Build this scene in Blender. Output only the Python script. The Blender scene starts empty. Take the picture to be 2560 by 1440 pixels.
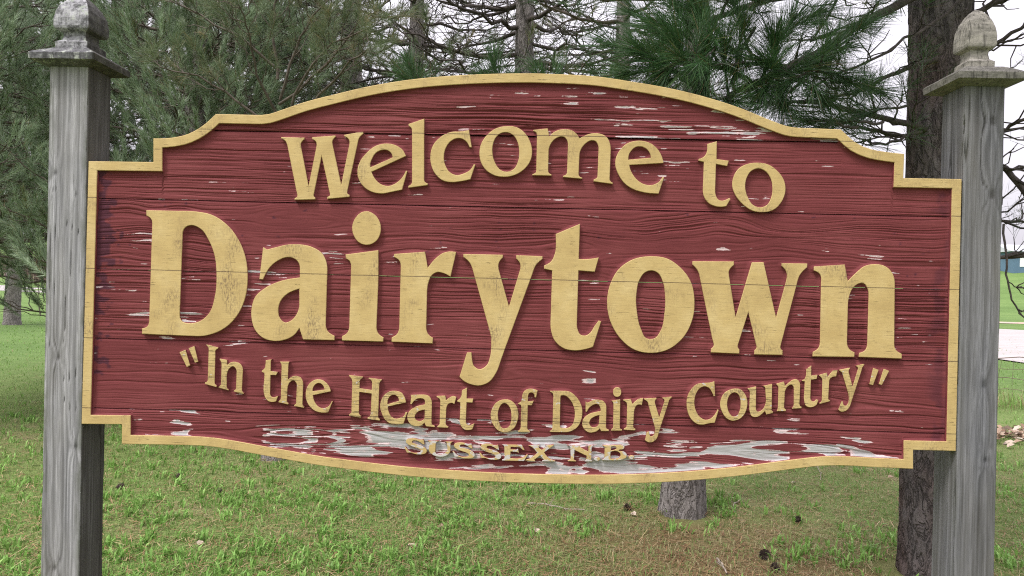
import bpy, bmesh, math, random
import numpy as np
from mathutils import Matrix, Vector
random.seed(7)
RNG = np.random.default_rng(11)
scene = bpy.context.scene
COL = scene.collection

# ------------------------------------------------------------------ camera
# world frame: x along the sign, y away from the viewer, z up; the origin is the centre of the sign's face
GZ = -1.5                                   # ground level
CAM = np.array([0.06704869, -2.63883294, 0.04576056])
YAW, PITCH, ROLL, FPX = 0.0292138, 0.0036258, -0.0251034, 1849.0
def _rot(yaw, pitch, roll):
    a, b, c, d, e, f = math.cos(yaw), math.sin(yaw), math.cos(pitch), math.sin(pitch), math.cos(roll), math.sin(roll)
    return np.array([[a, -b, 0], [b, a, 0], [0, 0, 1]]) @ np.array([[1, 0, 0], [0, c, -d], [0, d, c]]) @ np.array([[e, 0, f], [0, 1, 0], [-f, 0, e]])
R = _rot(YAW, PITCH, ROLL)
def at(px, py, Y):
    """point of the place seen at (px, py) of the 2560x1440 photograph and standing at depth Y"""
    d = R @ np.array([(px - 1280) / FPX, 1, -(py - 720) / FPX])
    return CAM + d * ((Y - CAM[1]) / d[1])
def ground_at(px, py):
    d = R @ np.array([(px - 1280) / FPX, 1, -(py - 720) / FPX])
    return CAM + d * ((GZ - CAM[2]) / d[2])
cd = bpy.data.cameras.new('camera'); cam = bpy.data.objects.new('camera', cd); COL.objects.link(cam)
cd.sensor_width = 36; cd.lens = FPX / 2560 * 36; cd.clip_start = 0.05; cd.clip_end = 2000
m = Matrix.Identity(4)
for i in range(3):
    m[i][0], m[i][1], m[i][2], m[i][3] = R[i][0], R[i][2], -R[i][1], CAM[i]
cam.matrix_world = m
scene.camera = cam

# ------------------------------------------------------------------ light: a bright overcast day
SUN_EL, SUN_AZ = math.radians(58), math.radians(-135)   # azimuth from +y towards +x: behind the viewer, to the left
world = bpy.data.worlds.new('World'); scene.world = world; world.use_nodes = True
wn = world.node_tree; wn.nodes.clear()
wo = wn.nodes.new('ShaderNodeOutputWorld'); wb = wn.nodes.new('ShaderNodeBackground')
sk = wn.nodes.new('ShaderNodeTexSky'); sk.sky_type = 'NISHITA'; sk.sun_disc = False
sk.sun_elevation = SUN_EL; sk.sun_rotation = SUN_AZ; sk.air_density = 1.0; sk.dust_density = 6.0; sk.ozone_density = 1.0
hs = wn.nodes.new('ShaderNodeHueSaturation'); hs.inputs['Saturation'].default_value = 0.22
cl = wn.nodes.new('ShaderNodeMix'); cl.data_type = 'RGBA'; cl.inputs['Factor'].default_value = 0.72
# cloud deck: an overcast sky is about three times brighter overhead than at the horizon
tc_ = wn.nodes.new('ShaderNodeTexCoord'); sx_ = wn.nodes.new('ShaderNodeSeparateXYZ'); wn.links.new(tc_.outputs['Generated'], sx_.inputs[0])
mr_ = wn.nodes.new('ShaderNodeMapRange'); wn.links.new(sx_.outputs[2], mr_.inputs[0]); mr_.inputs[1].default_value = 0; mr_.inputs[2].default_value = 1; mr_.inputs[3].default_value = 3.9; mr_.inputs[4].default_value = 13.5
cc_ = wn.nodes.new('ShaderNodeVectorMath'); cc_.operation = 'SCALE'; cc_.inputs[0].default_value = (1.03, 0.978, 1.085); wn.links.new(mr_.outputs[0], cc_.inputs['Scale'])
wn.links.new(cc_.outputs[0], cl.inputs[7])
wn.links.new(sk.outputs[0], hs.inputs['Color']); wn.links.new(hs.outputs[0], cl.inputs[6])
wn.links.new(cl.outputs[2], wb.inputs[0]); wb.inputs[1].default_value = 0.10
wn.links.new(wb.outputs[0], wo.inputs[0])
sl = bpy.data.lights.new('sun', 'SUN'); sl.energy = 1.5; sl.angle = math.radians(14); sl.color = (1.0, 0.97, 0.93)
so = bpy.data.objects.new('sun', sl); COL.objects.link(so)
sd = Vector((math.sin(SUN_AZ) * math.cos(SUN_EL), math.cos(SUN_AZ) * math.cos(SUN_EL), math.sin(SUN_EL)))
so.rotation_euler = sd.to_track_quat('Z', 'Y').to_euler(); so.location = (-3, -5, 9)
scene.view_settings.view_transform = 'Standard'; scene.view_settings.look = 'None'
scene.cycles.filter_width = 1.15; scene.cycles.use_denoising = False
scene.view_settings.gamma = 1; scene.view_settings.exposure = 1.1; scene.view_settings.use_curve_mapping = False

# ------------------------------------------------------------------ numpy helpers
def _hash(i, j, s):
    h = (i.astype(np.int64) * 374761393 + j.astype(np.int64) * 668265263 + s * 974634777) & 0xffffffff
    h = ((h ^ (h >> 13)) * 1274126177) & 0xffffffff
    h = ((h ^ (h >> 16)) * 2246822519) & 0xffffffff
    return ((h ^ (h >> 15)) & 0xffffff) / float(0xffffff)
def vn(x, y, s=0):
    """value noise 0..1"""
    x = np.asarray(x, float); y = np.asarray(y, float); x, y = np.broadcast_arrays(x, y)
    i = np.floor(x); j = np.floor(y); u = x - i; v = y - j
    u = u * u * u * (u * (u * 6 - 15) + 10); v = v * v * v * (v * (v * 6 - 15) + 10)
    a, b, c, d = _hash(i, j, s), _hash(i + 1, j, s), _hash(i, j + 1, s), _hash(i + 1, j + 1, s)
    return (a + (b - a) * u) * (1 - v) + (c + (d - c) * u) * v
def fbm(x, y, s=0, n=4):
    t = 0; a = 0.5; w = 0
    for k in range(n):
        t = t + a * vn(x * 2 ** k + 13.7 * k, y * 2 ** k + 7.1 * k, s + k); w += a; a *= 0.5
    return t / w
def sstep(a, b, x):
    t = np.clip((x - a) / (b - a), 0, 1); return t * t * (3 - 2 * t)

def new_obj(name, me, parent=None, mat=None):
    o = bpy.data.objects.new(name, me); COL.objects.link(o)
    if parent is not None: o.parent = parent
    if mat is not None and me is not None:
        for q in (mat if isinstance(mat, (list, tuple)) else [mat]): me.materials.append(q)
    return o
def tag(o, label=None, cat=None, group=None, kind=None):
    if label: o['label'] = label
    if cat: o['category'] = cat
    if group: o['group'] = group
    if kind: o['kind'] = kind
    return o
def empty(name, loc, label=None, cat=None, group=None):
    o = bpy.data.objects.new(name, None); COL.objects.link(o); o.location = [float(q) for q in loc]; o.empty_display_size = 0.1
    return tag(o, label, cat, group)
def mesh_np(name, V, F, attrs=None, smooth=True, fattrs=None):
    """mesh from numpy: V (n,3); F list of (k,3) / (k,4) index arrays"""
    if isinstance(F, np.ndarray): F = [F]
    F = [f for f in F if len(f)]
    me = bpy.data.meshes.new(name)
    V = np.asarray(V, np.float32)
    me.vertices.add(len(V)); me.vertices.foreach_set('co', V.ravel())
    nl = sum(f.size for f in F); npoly = sum(len(f) for f in F)
    me.loops.add(nl); me.polygons.add(npoly)
    me.loops.foreach_set('vertex_index', np.concatenate([f.ravel() for f in F]).astype(np.int32))
    tot = np.concatenate([np.full(len(f), f.shape[1]) for f in F]).astype(np.int32)
    st = np.concatenate([[0], np.cumsum(tot)[:-1]]).astype(np.int32)
    me.polygons.foreach_set('loop_start', st)
    me.update(calc_edges=True)
    me.polygons.foreach_set('use_smooth', np.full(npoly, smooth, bool))
    for k, a in (attrs or {}).items():
        at_ = me.attributes.new(k, 'FLOAT', 'POINT'); at_.data.foreach_set('value', np.asarray(a, np.float32).ravel())
    me.validate()
    return me
def grid_faces(n, m, wrap=False):
    """quads of a grid of n columns and m rows, index c*m+r"""
    c = np.arange(n if wrap else n - 1); r = np.arange(m - 1)
    C_, R_ = np.meshgrid(c, r, indexing='ij'); C2 = (C_ + 1) % n
    return np.stack([C_ * m + R_, C2 * m + R_, C2 * m + R_ + 1, C_ * m + R_ + 1], -1).reshape(-1, 4)
def tube(P, rad, sides=6):
    """tube along polyline P (k,3); returns V, F(quads) without caps"""
    P = np.asarray(P, float); k = len(P); rad = np.broadcast_to(np.asarray(rad, float), (k,))
    T = np.gradient(P, axis=0); T /= np.linalg.norm(T, axis=1)[:, None] + 1e-9
    ref = np.array([0, 0, 1.0]) if abs(T[0, 2]) < 0.9 else np.array([1.0, 0, 0])
    U = np.cross(T, ref); U /= np.linalg.norm(U, axis=1)[:, None] + 1e-9; W_ = np.cross(T, U)
    a = np.arange(sides) / sides * 2 * np.pi
    V = P[:, None] + rad[:, None, None] * (np.cos(a)[None, :, None] * U[:, None] + np.sin(a)[None, :, None] * W_[:, None])
    r, s = np.meshgrid(np.arange(k - 1), np.arange(sides), indexing='ij'); s2 = (s + 1) % sides
    F = np.stack([r * sides + s, r * sides + s2, (r + 1) * sides + s2, (r + 1) * sides + s], -1).reshape(-1, 4)
    return V.reshape(-1, 3), F
class Acc:
    def __init__(self): self.V = []; self.Q = []; self.T = []; self.A = []; self.n = 0
    def add(self, V, Q=None, T=None, a=None):
        V = np.asarray(V, float)
        if Q is not None and len(Q): self.Q.append(np.asarray(Q) + self.n)
        if T is not None and len(T): self.T.append(np.asarray(T) + self.n)
        self.V.append(V); self.A.append(np.full(len(V), 0.5) if a is None else np.broadcast_to(a, (len(V),))); self.n += len(V)
    def tube(self, P, r, sides=6): V, F = tube(P, r, sides); self.add(V, F)
    def mesh(self, name, smooth=True):
        F = ([np.concatenate(self.Q)] if self.Q else []) + ([np.concatenate(self.T)] if self.T else [])
        return mesh_np(name, np.concatenate(self.V), F, {'tint': np.concatenate(self.A)}, smooth)

# ------------------------------------------------------------------ material helpers
class M:
    def __init__(self, name):
        self.m = bpy.data.materials.new(name); self.m.use_nodes = True; self.t = self.m.node_tree; self.t.nodes.clear()
        self.out = self.t.nodes.new('ShaderNodeOutputMaterial'); self.b = self.t.nodes.new('ShaderNodeBsdfPrincipled')
        self.t.links.new(self.b.outputs[0], self.out.inputs[0])
        self.b.inputs['Roughness'].default_value = 0.75; self.b.inputs['Specular IOR Level'].default_value = 0.3
    def n(self, t, **kw):
        x = self.t.nodes.new('ShaderNode' + t)
        for k, v in kw.items(): setattr(x, k, v)
        return x
    def l(self, a, b): self.t.links.new(a, b)
    def val(self, inp, v):
        if hasattr(v, 'is_linked') or isinstance(v, bpy.types.NodeSocket): self.l(v, inp)
        else: inp.default_value = v
    def attr(self, name): return self.n('Attribute', attribute_name=name).outputs['Fac']
    def coord(self, scale=(1, 1, 1), obj=True, loc=(0, 0, 0)):
        c = self.n('TexCoord'); mp = self.n('Mapping'); self.l(c.outputs['Object' if obj else 'Generated'], mp.inputs[0])
        mp.inputs['Scale'].default_value = scale; mp.inputs['Location'].default_value = loc
        return mp.outputs[0]
    def noise(self, vec, scale=1.0, detail=4, rough=0.6, dist=0.0):
        x = self.n('TexNoise'); self.l(vec, x.inputs['Vector']); x.inputs['Scale'].default_value = scale
        x.inputs['Detail'].default_value = detail; x.inputs['Roughness'].default_value = rough; x.inputs['Distortion'].default_value = dist
        return x.outputs['Fac']
    def math(self, op, a, b=0.0, clamp=False):
        x = self.n('Math', operation=op, use_clamp=clamp); self.val(x.inputs[0], a); self.val(x.inputs[1], b); return x.outputs[0]
    def ramp(self, fac, stops, interp='LINEAR'):
        x = self.n('ValToRGB'); x.color_ramp.interpolation = interp; self.l(fac, x.inputs[0]); e = x.color_ramp.elements
        while len(e) < len(stops): e.new(0.5)
        for k, (p, c) in enumerate(stops):
            e[k].position = p; e[k].color = (c, c, c, 1) if not hasattr(c, '__len__') else (*c, 1)
        return x.outputs[0]
    def mix(self, f, a, b, mode='MIX'):
        x = self.n('Mix', data_type='RGBA', blend_type=mode); self.val(x.inputs[0], f)
        for s, v in ((6, a), (7, b)):
            if isinstance(v, bpy.types.NodeSocket): self.l(v, x.inputs[s])
            else: x.inputs[s].default_value = (*v, 1)
        return x.outputs[2]
    def bump(self, h, strength=0.5, dist=0.002):
        x = self.n('Bump'); x.inputs['Strength'].default_value = strength; x.inputs['Distance'].default_value = dist
        self.l(h, x.inputs['Height']); self.l(x.outputs[0], self.b.inputs['Normal'])
    def color(self, c): self.val(self.b.inputs['Base Color'], c if isinstance(c, bpy.types.NodeSocket) else (*c, 1))
    def rough(self, v): self.val(self.b.inputs['Roughness'], v)

def srgb(r, g, b):
    f = lambda c: c / 12.92 if c <= 0.04045 else ((c + 0.055) / 1.055) ** 2.4
    return (f(r / 255), f(g / 255), f(b / 255))

# --- painted, sandblasted sign board
def mat_red():
    k = M('weathered_red_paint'); v = k.coord()
    vs = k.coord((3, 1, 60)); fine = k.noise(vs, 4, 4, 0.7); big = k.noise(k.coord((2.2, 1, 5)), 1.3, 4, 0.6)
    red = k.ramp(big, [(0.25, (0.108, 0.0230, 0.0255)), (0.5, (0.138, 0.032, 0.034)), (0.75, (0.180, 0.049, 0.050))])
    red = k.mix(k.math('MULTIPLY', k.ramp(fine, [(0.35, 0.0), (0.75, 1.0)]), 0.26), red, (0.25, 0.066, 0.068))
    # purple primer where the top coat has worn through
    red = k.mix(k.math('MULTIPLY', k.attr('dark'), 0.85), red, (0.045, 0.016, 0.028))
    wood = k.ramp(k.noise(k.coord((4, 1, 120)), 3, 5, 0.75), [(0.3, (0.22, 0.21, 0.205)), (0.55, (0.37, 0.36, 0.36)), (0.8, (0.48, 0.47, 0.47))])
    p = k.math('ADD', k.attr('peel'), k.math('MULTIPLY', k.math('SUBTRACT', k.noise(k.coord((30, 1, 80)), 3, 3, 0.6), 0.5), 0.10))
    rim = k.ramp(p, [(0.490, 0.0), (0.500, 1.0)]); bare = k.ramp(p, [(0.525, 0.0), (0.545, 1.0)])
    c = k.mix(rim, red, (0.55, 0.43, 0.43)); c = k.mix(bare, c, wood)
    k.color(c); k.rough(k.ramp(fine, [(0.3, 0.7), (0.8, 0.9)])); k.b.inputs['Specular IOR Level'].default_value = 0.14
    k.bump(k.math('ADD', fine, k.math('MULTIPLY', bare, -0.5)), 0.55, 0.0018)
    return k.m
def mat_gold(name, crack, patina):
    k = M(name)
    v = k.coord((1, 1, 1)); geo = k.n('NewGeometry')
    base = k.ramp(k.noise(k.coord((5, 5, 5)), 1.6, 5, 0.65), [(0.25, (0.40, 0.280, 0.115)), (0.5, (0.50, 0.365, 0.155)), (0.78, (0.59, 0.455, 0.22))])
    streak = k.noise(k.coord((3, 1, 38)), 6, 4, 0.7)
    base = k.mix(k.math('MULTIPLY', k.ramp(streak, [(0.35, 1.0), (0.6, 0.0)]), 0.42), base, (0.33, 0.24, 0.11))
    crk = k.noise(k.coord((10, 1, 175)), 1.7, 3, 0.6); pres = k.noise(k.coord((9, 1, 9)), 1.5, 3, 0.5)
    crk = k.math('MULTIPLY', k.ramp(crk, [(crack - 0.035, 1.0), (crack, 0.0)]), k.ramp(pres, [(0.36, 0.0), (0.55, 1.0)]))
    c = k.mix(k.math('MULTIPLY', crk, 0.8), base, (0.10, 0.065, 0.03))
    sc = k.math('MULTIPLY', k.ramp(k.noise(k.coord((7, 1, 5), loc=(3, 0, 1)), 1.3, 3, 0.5), [(0.52, 0.0), (0.70, 1.0)]), k.ramp(k.noise(k.coord((190, 1, 60)), 1.0, 4, 0.75), [(0.47, 0.0), (0.58, 1.0)]))
    c = k.mix(k.math('MULTIPLY', sc, 0.75), c, (0.13, 0.085, 0.06))
    if patina:                                            # bare wood showing through the gold
        pt = k.ramp(k.noise(k.coord((16, 1, 26), loc=(1, 0, 4)), 1.5, 4, 0.65), [(patina, 0.0), (patina + 0.03, 1.0)])
        c = k.mix(pt, c, (0.47, 0.44, 0.42))
    # plank joints run through the letters
    sep = k.n('SeparateXYZ'); k.l(k.n('TexCoord').outputs['Object'], sep.inputs[0])
    zz = k.math('ADD', sep.outputs[2], k.math('MULTIPLY', k.math('SUBTRACT', k.noise(k.coord((4, 0, 0)), 1, 2), 0.5), 0.004))
    jn = None
    for s in SEAMS:
        d = k.math('ABSOLUTE', k.math('SUBTRACT', zz, s)); w = k.math('LESS_THAN', d, 0.0013)
        jn = w if jn is None else k.math('MAXIMUM', jn, w)
    c = k.mix(k.math('MULTIPLY', jn, 0.8), c, (0.07, 0.04, 0.03))
    k.color(c); k.rough(0.6); k.b.inputs['Specular IOR Level'].default_value = 0.2
    h = k.math('SUBTRACT', k.math('MULTIPLY', streak, 0.5), k.math('ADD', crk, jn))
    k.bump(h, 0.6, 0.0012)
    return k.m
def mat_side():
    k = M('red_paint_on_cut_edges'); n = k.noise(k.coord((40, 40, 40)), 1.2, 3)
    k.color(k.ramp(n, [(0.3, (0.17, 0.032, 0.035)), (0.7, (0.25, 0.062, 0.064))])); k.rough(0.7); return k.m
def mat_post(name, tone):
    k = M(name); g = k.attr('grain'); f = k.noise(k.coord((330, 330, 7)), 1.0, 4, 0.75); b = k.noise(k.coord((5, 5, 1.1)), 1.2, 4, 0.6)
    c = k.ramp(g, [(0.08, tuple(0.035 * t for t in tone)), (0.28, tuple(0.135 * t for t in tone)), (0.5, tuple(0.245 * t for t in tone)), (0.85, tuple(0.40 * t for t in tone))])
    c = k.mix(k.math('MULTIPLY', k.ramp(f, [(0.38, 1.0), (0.56, 0.0)]), 0.72), c, tuple(0.115 * t for t in tone))
    c = k.mix(k.math('MULTIPLY', k.ramp(f, [(0.60, 0.0), (0.74, 1.0)]), 0.55), c, tuple(0.50 * t for t in tone))
    c = k.mix(k.math('MULTIPLY', k.ramp(b, [(0.3, 1.0), (0.65, 0.0)]), 0.30), c, (0.21, 0.19, 0.15))
    moss = k.math('MULTIPLY', k.attr('moss'), k.ramp(k.noise(k.coord((40, 40, 14)), 1.0, 4), [(0.38, 0.0), (0.6, 1.0)]))
    c = k.mix(k.math('MULTIPLY', moss, 0.55), c, (0.075, 0.085, 0.05))
    c = k.mix(k.math('MULTIPLY', k.attr('stain_shade'), .9), c, k.ramp(f, [(.3, (.022, .019, .017)), (.62, (.045, .039, .033)), (.8, (.095, .085, .072))]))  # dark algae stain and tree shade painted into the chosen face
    k.color(c); k.rough(0.85); k.bump(k.math('ADD', k.math('MULTIPLY', g, 0.6), k.math('MULTIPLY', f, 0.9)), 0.7, 0.002); return k.m
def mat_cap(name, lichen, tone):
    k = M(name); n = k.noise(k.coord((18, 18, 60)), 1.2, 5, 0.7); l = k.noise(k.coord((26, 26, 26), loc=(2, 1, 0)), 1.3, 5, 0.7)
    v = k.noise(k.coord((120, 120, 14)), 1.0, 3, 0.6)
    c = k.ramp(n, [(0.28, tuple(0.10 * t for t in tone)), (0.5, tuple(0.22 * t for t in tone)), (0.75, tuple(0.36 * t for t in tone))])
    c = k.mix(k.math('MULTIPLY', k.ramp(v, [(0.36, 1.0), (0.46, 0.0)]), 0.7), c, tuple(0.05 * t for t in tone))
    if lichen:
        c = k.mix(k.ramp(l, [(0.40, 0.8), (0.52, 0.0)]), c, (0.05, 0.05, 0.05))
        c = k.mix(k.ramp(l, [(0.56, 0.0), (0.66, 0.85)]), c, (0.40, 0.42, 0.37))
        c = k.mix(k.ramp(k.noise(k.coord((34, 34, 34), loc=(5, 2, 7)), 1.0, 4), [(0.6, 0.0), (0.68, 0.7)]), c, (0.27, 0.31, 0.24))
    c = k.mix(k.math('MULTIPLY', k.attr('stain_shade'), .88), c, k.ramp(l, [(.35, (.030, .027, .024)), (.7, (.085, .078, .066))]))  # shaded side of cap and finial painted dark
    k.color(c); k.rough(0.9); k.bump(k.math('ADD', v, l), 0.8, 0.004); return k.m
def mat_bark(name, dark, light, red=None):
    k = M(name); w = k.noise(k.coord((9, 9, 5)), 1, 4, .7); n = k.noise(k.coord((30, 30, 12)), 1.3, 6, 0.78); b = k.noise(k.coord((4, 4, 2)), 1, 3)
    rd = k.math('ABSOLUTE', k.math('SUBTRACT', k.noise(k.coord((19, 19, 6)), 1.0, 3, .6, 1.2), .5))
    c = k.ramp(k.math('ADD', k.math('MULTIPLY', n, .7), k.math('MULTIPLY', w, .3)), [(0.32, dark), (0.66, light)])
    if red: c = k.mix(k.math('MULTIPLY', k.ramp(b, [(0.42, 0.0), (0.65, 1.0)]), 0.7), c, red)
    c = k.mix(k.ramp(rd, [(0.0, 0.65), (0.045, 0.0)]), c, tuple(0.45 * q for q in dark))
    k.color(c); k.rough(0.95); k.b.inputs['Specular IOR Level'].default_value = 0.15
    k.bump(k.math('ADD', n, k.ramp(rd, [(0.0, 0.0), (0.07, 0.9)])), 0.9, 0.010); return k.m
def mat_leaf(name, stops, rough=0.55, trans=0.25, spec=0.35):
    k = M(name); t = k.attr('tint'); c = k.ramp(t, stops); k.color(c); k.rough(rough); k.b.inputs['Specular IOR Level'].default_value = spec
    if trans:
        tr = k.n('BsdfTranslucent'); k.l(c, tr.inputs[0]); mx = k.n('MixShader'); mx.inputs[0].default_value = trans
        k.l(k.b.outputs[0], mx.inputs[1]); k.l(tr.outputs[0], mx.inputs[2]); k.l(mx.outputs[0], k.out.inputs[0])
    return k.m
def mat_plain(name, c, rough=0.8, vary=0.25, scale=12):
    k = M(name); n = k.noise(k.coord((scale,) * 3), 1.0, 4)
    k.color(k.ramp(n, [(0.3, tuple(q * (1 - vary) for q in c)), (0.7, tuple(min(1, q * (1 + vary)) for q in c))])); k.rough(rough); return k.m
SEAMS = (0.602, 0.346, 0.088, -0.164, -0.418)

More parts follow.
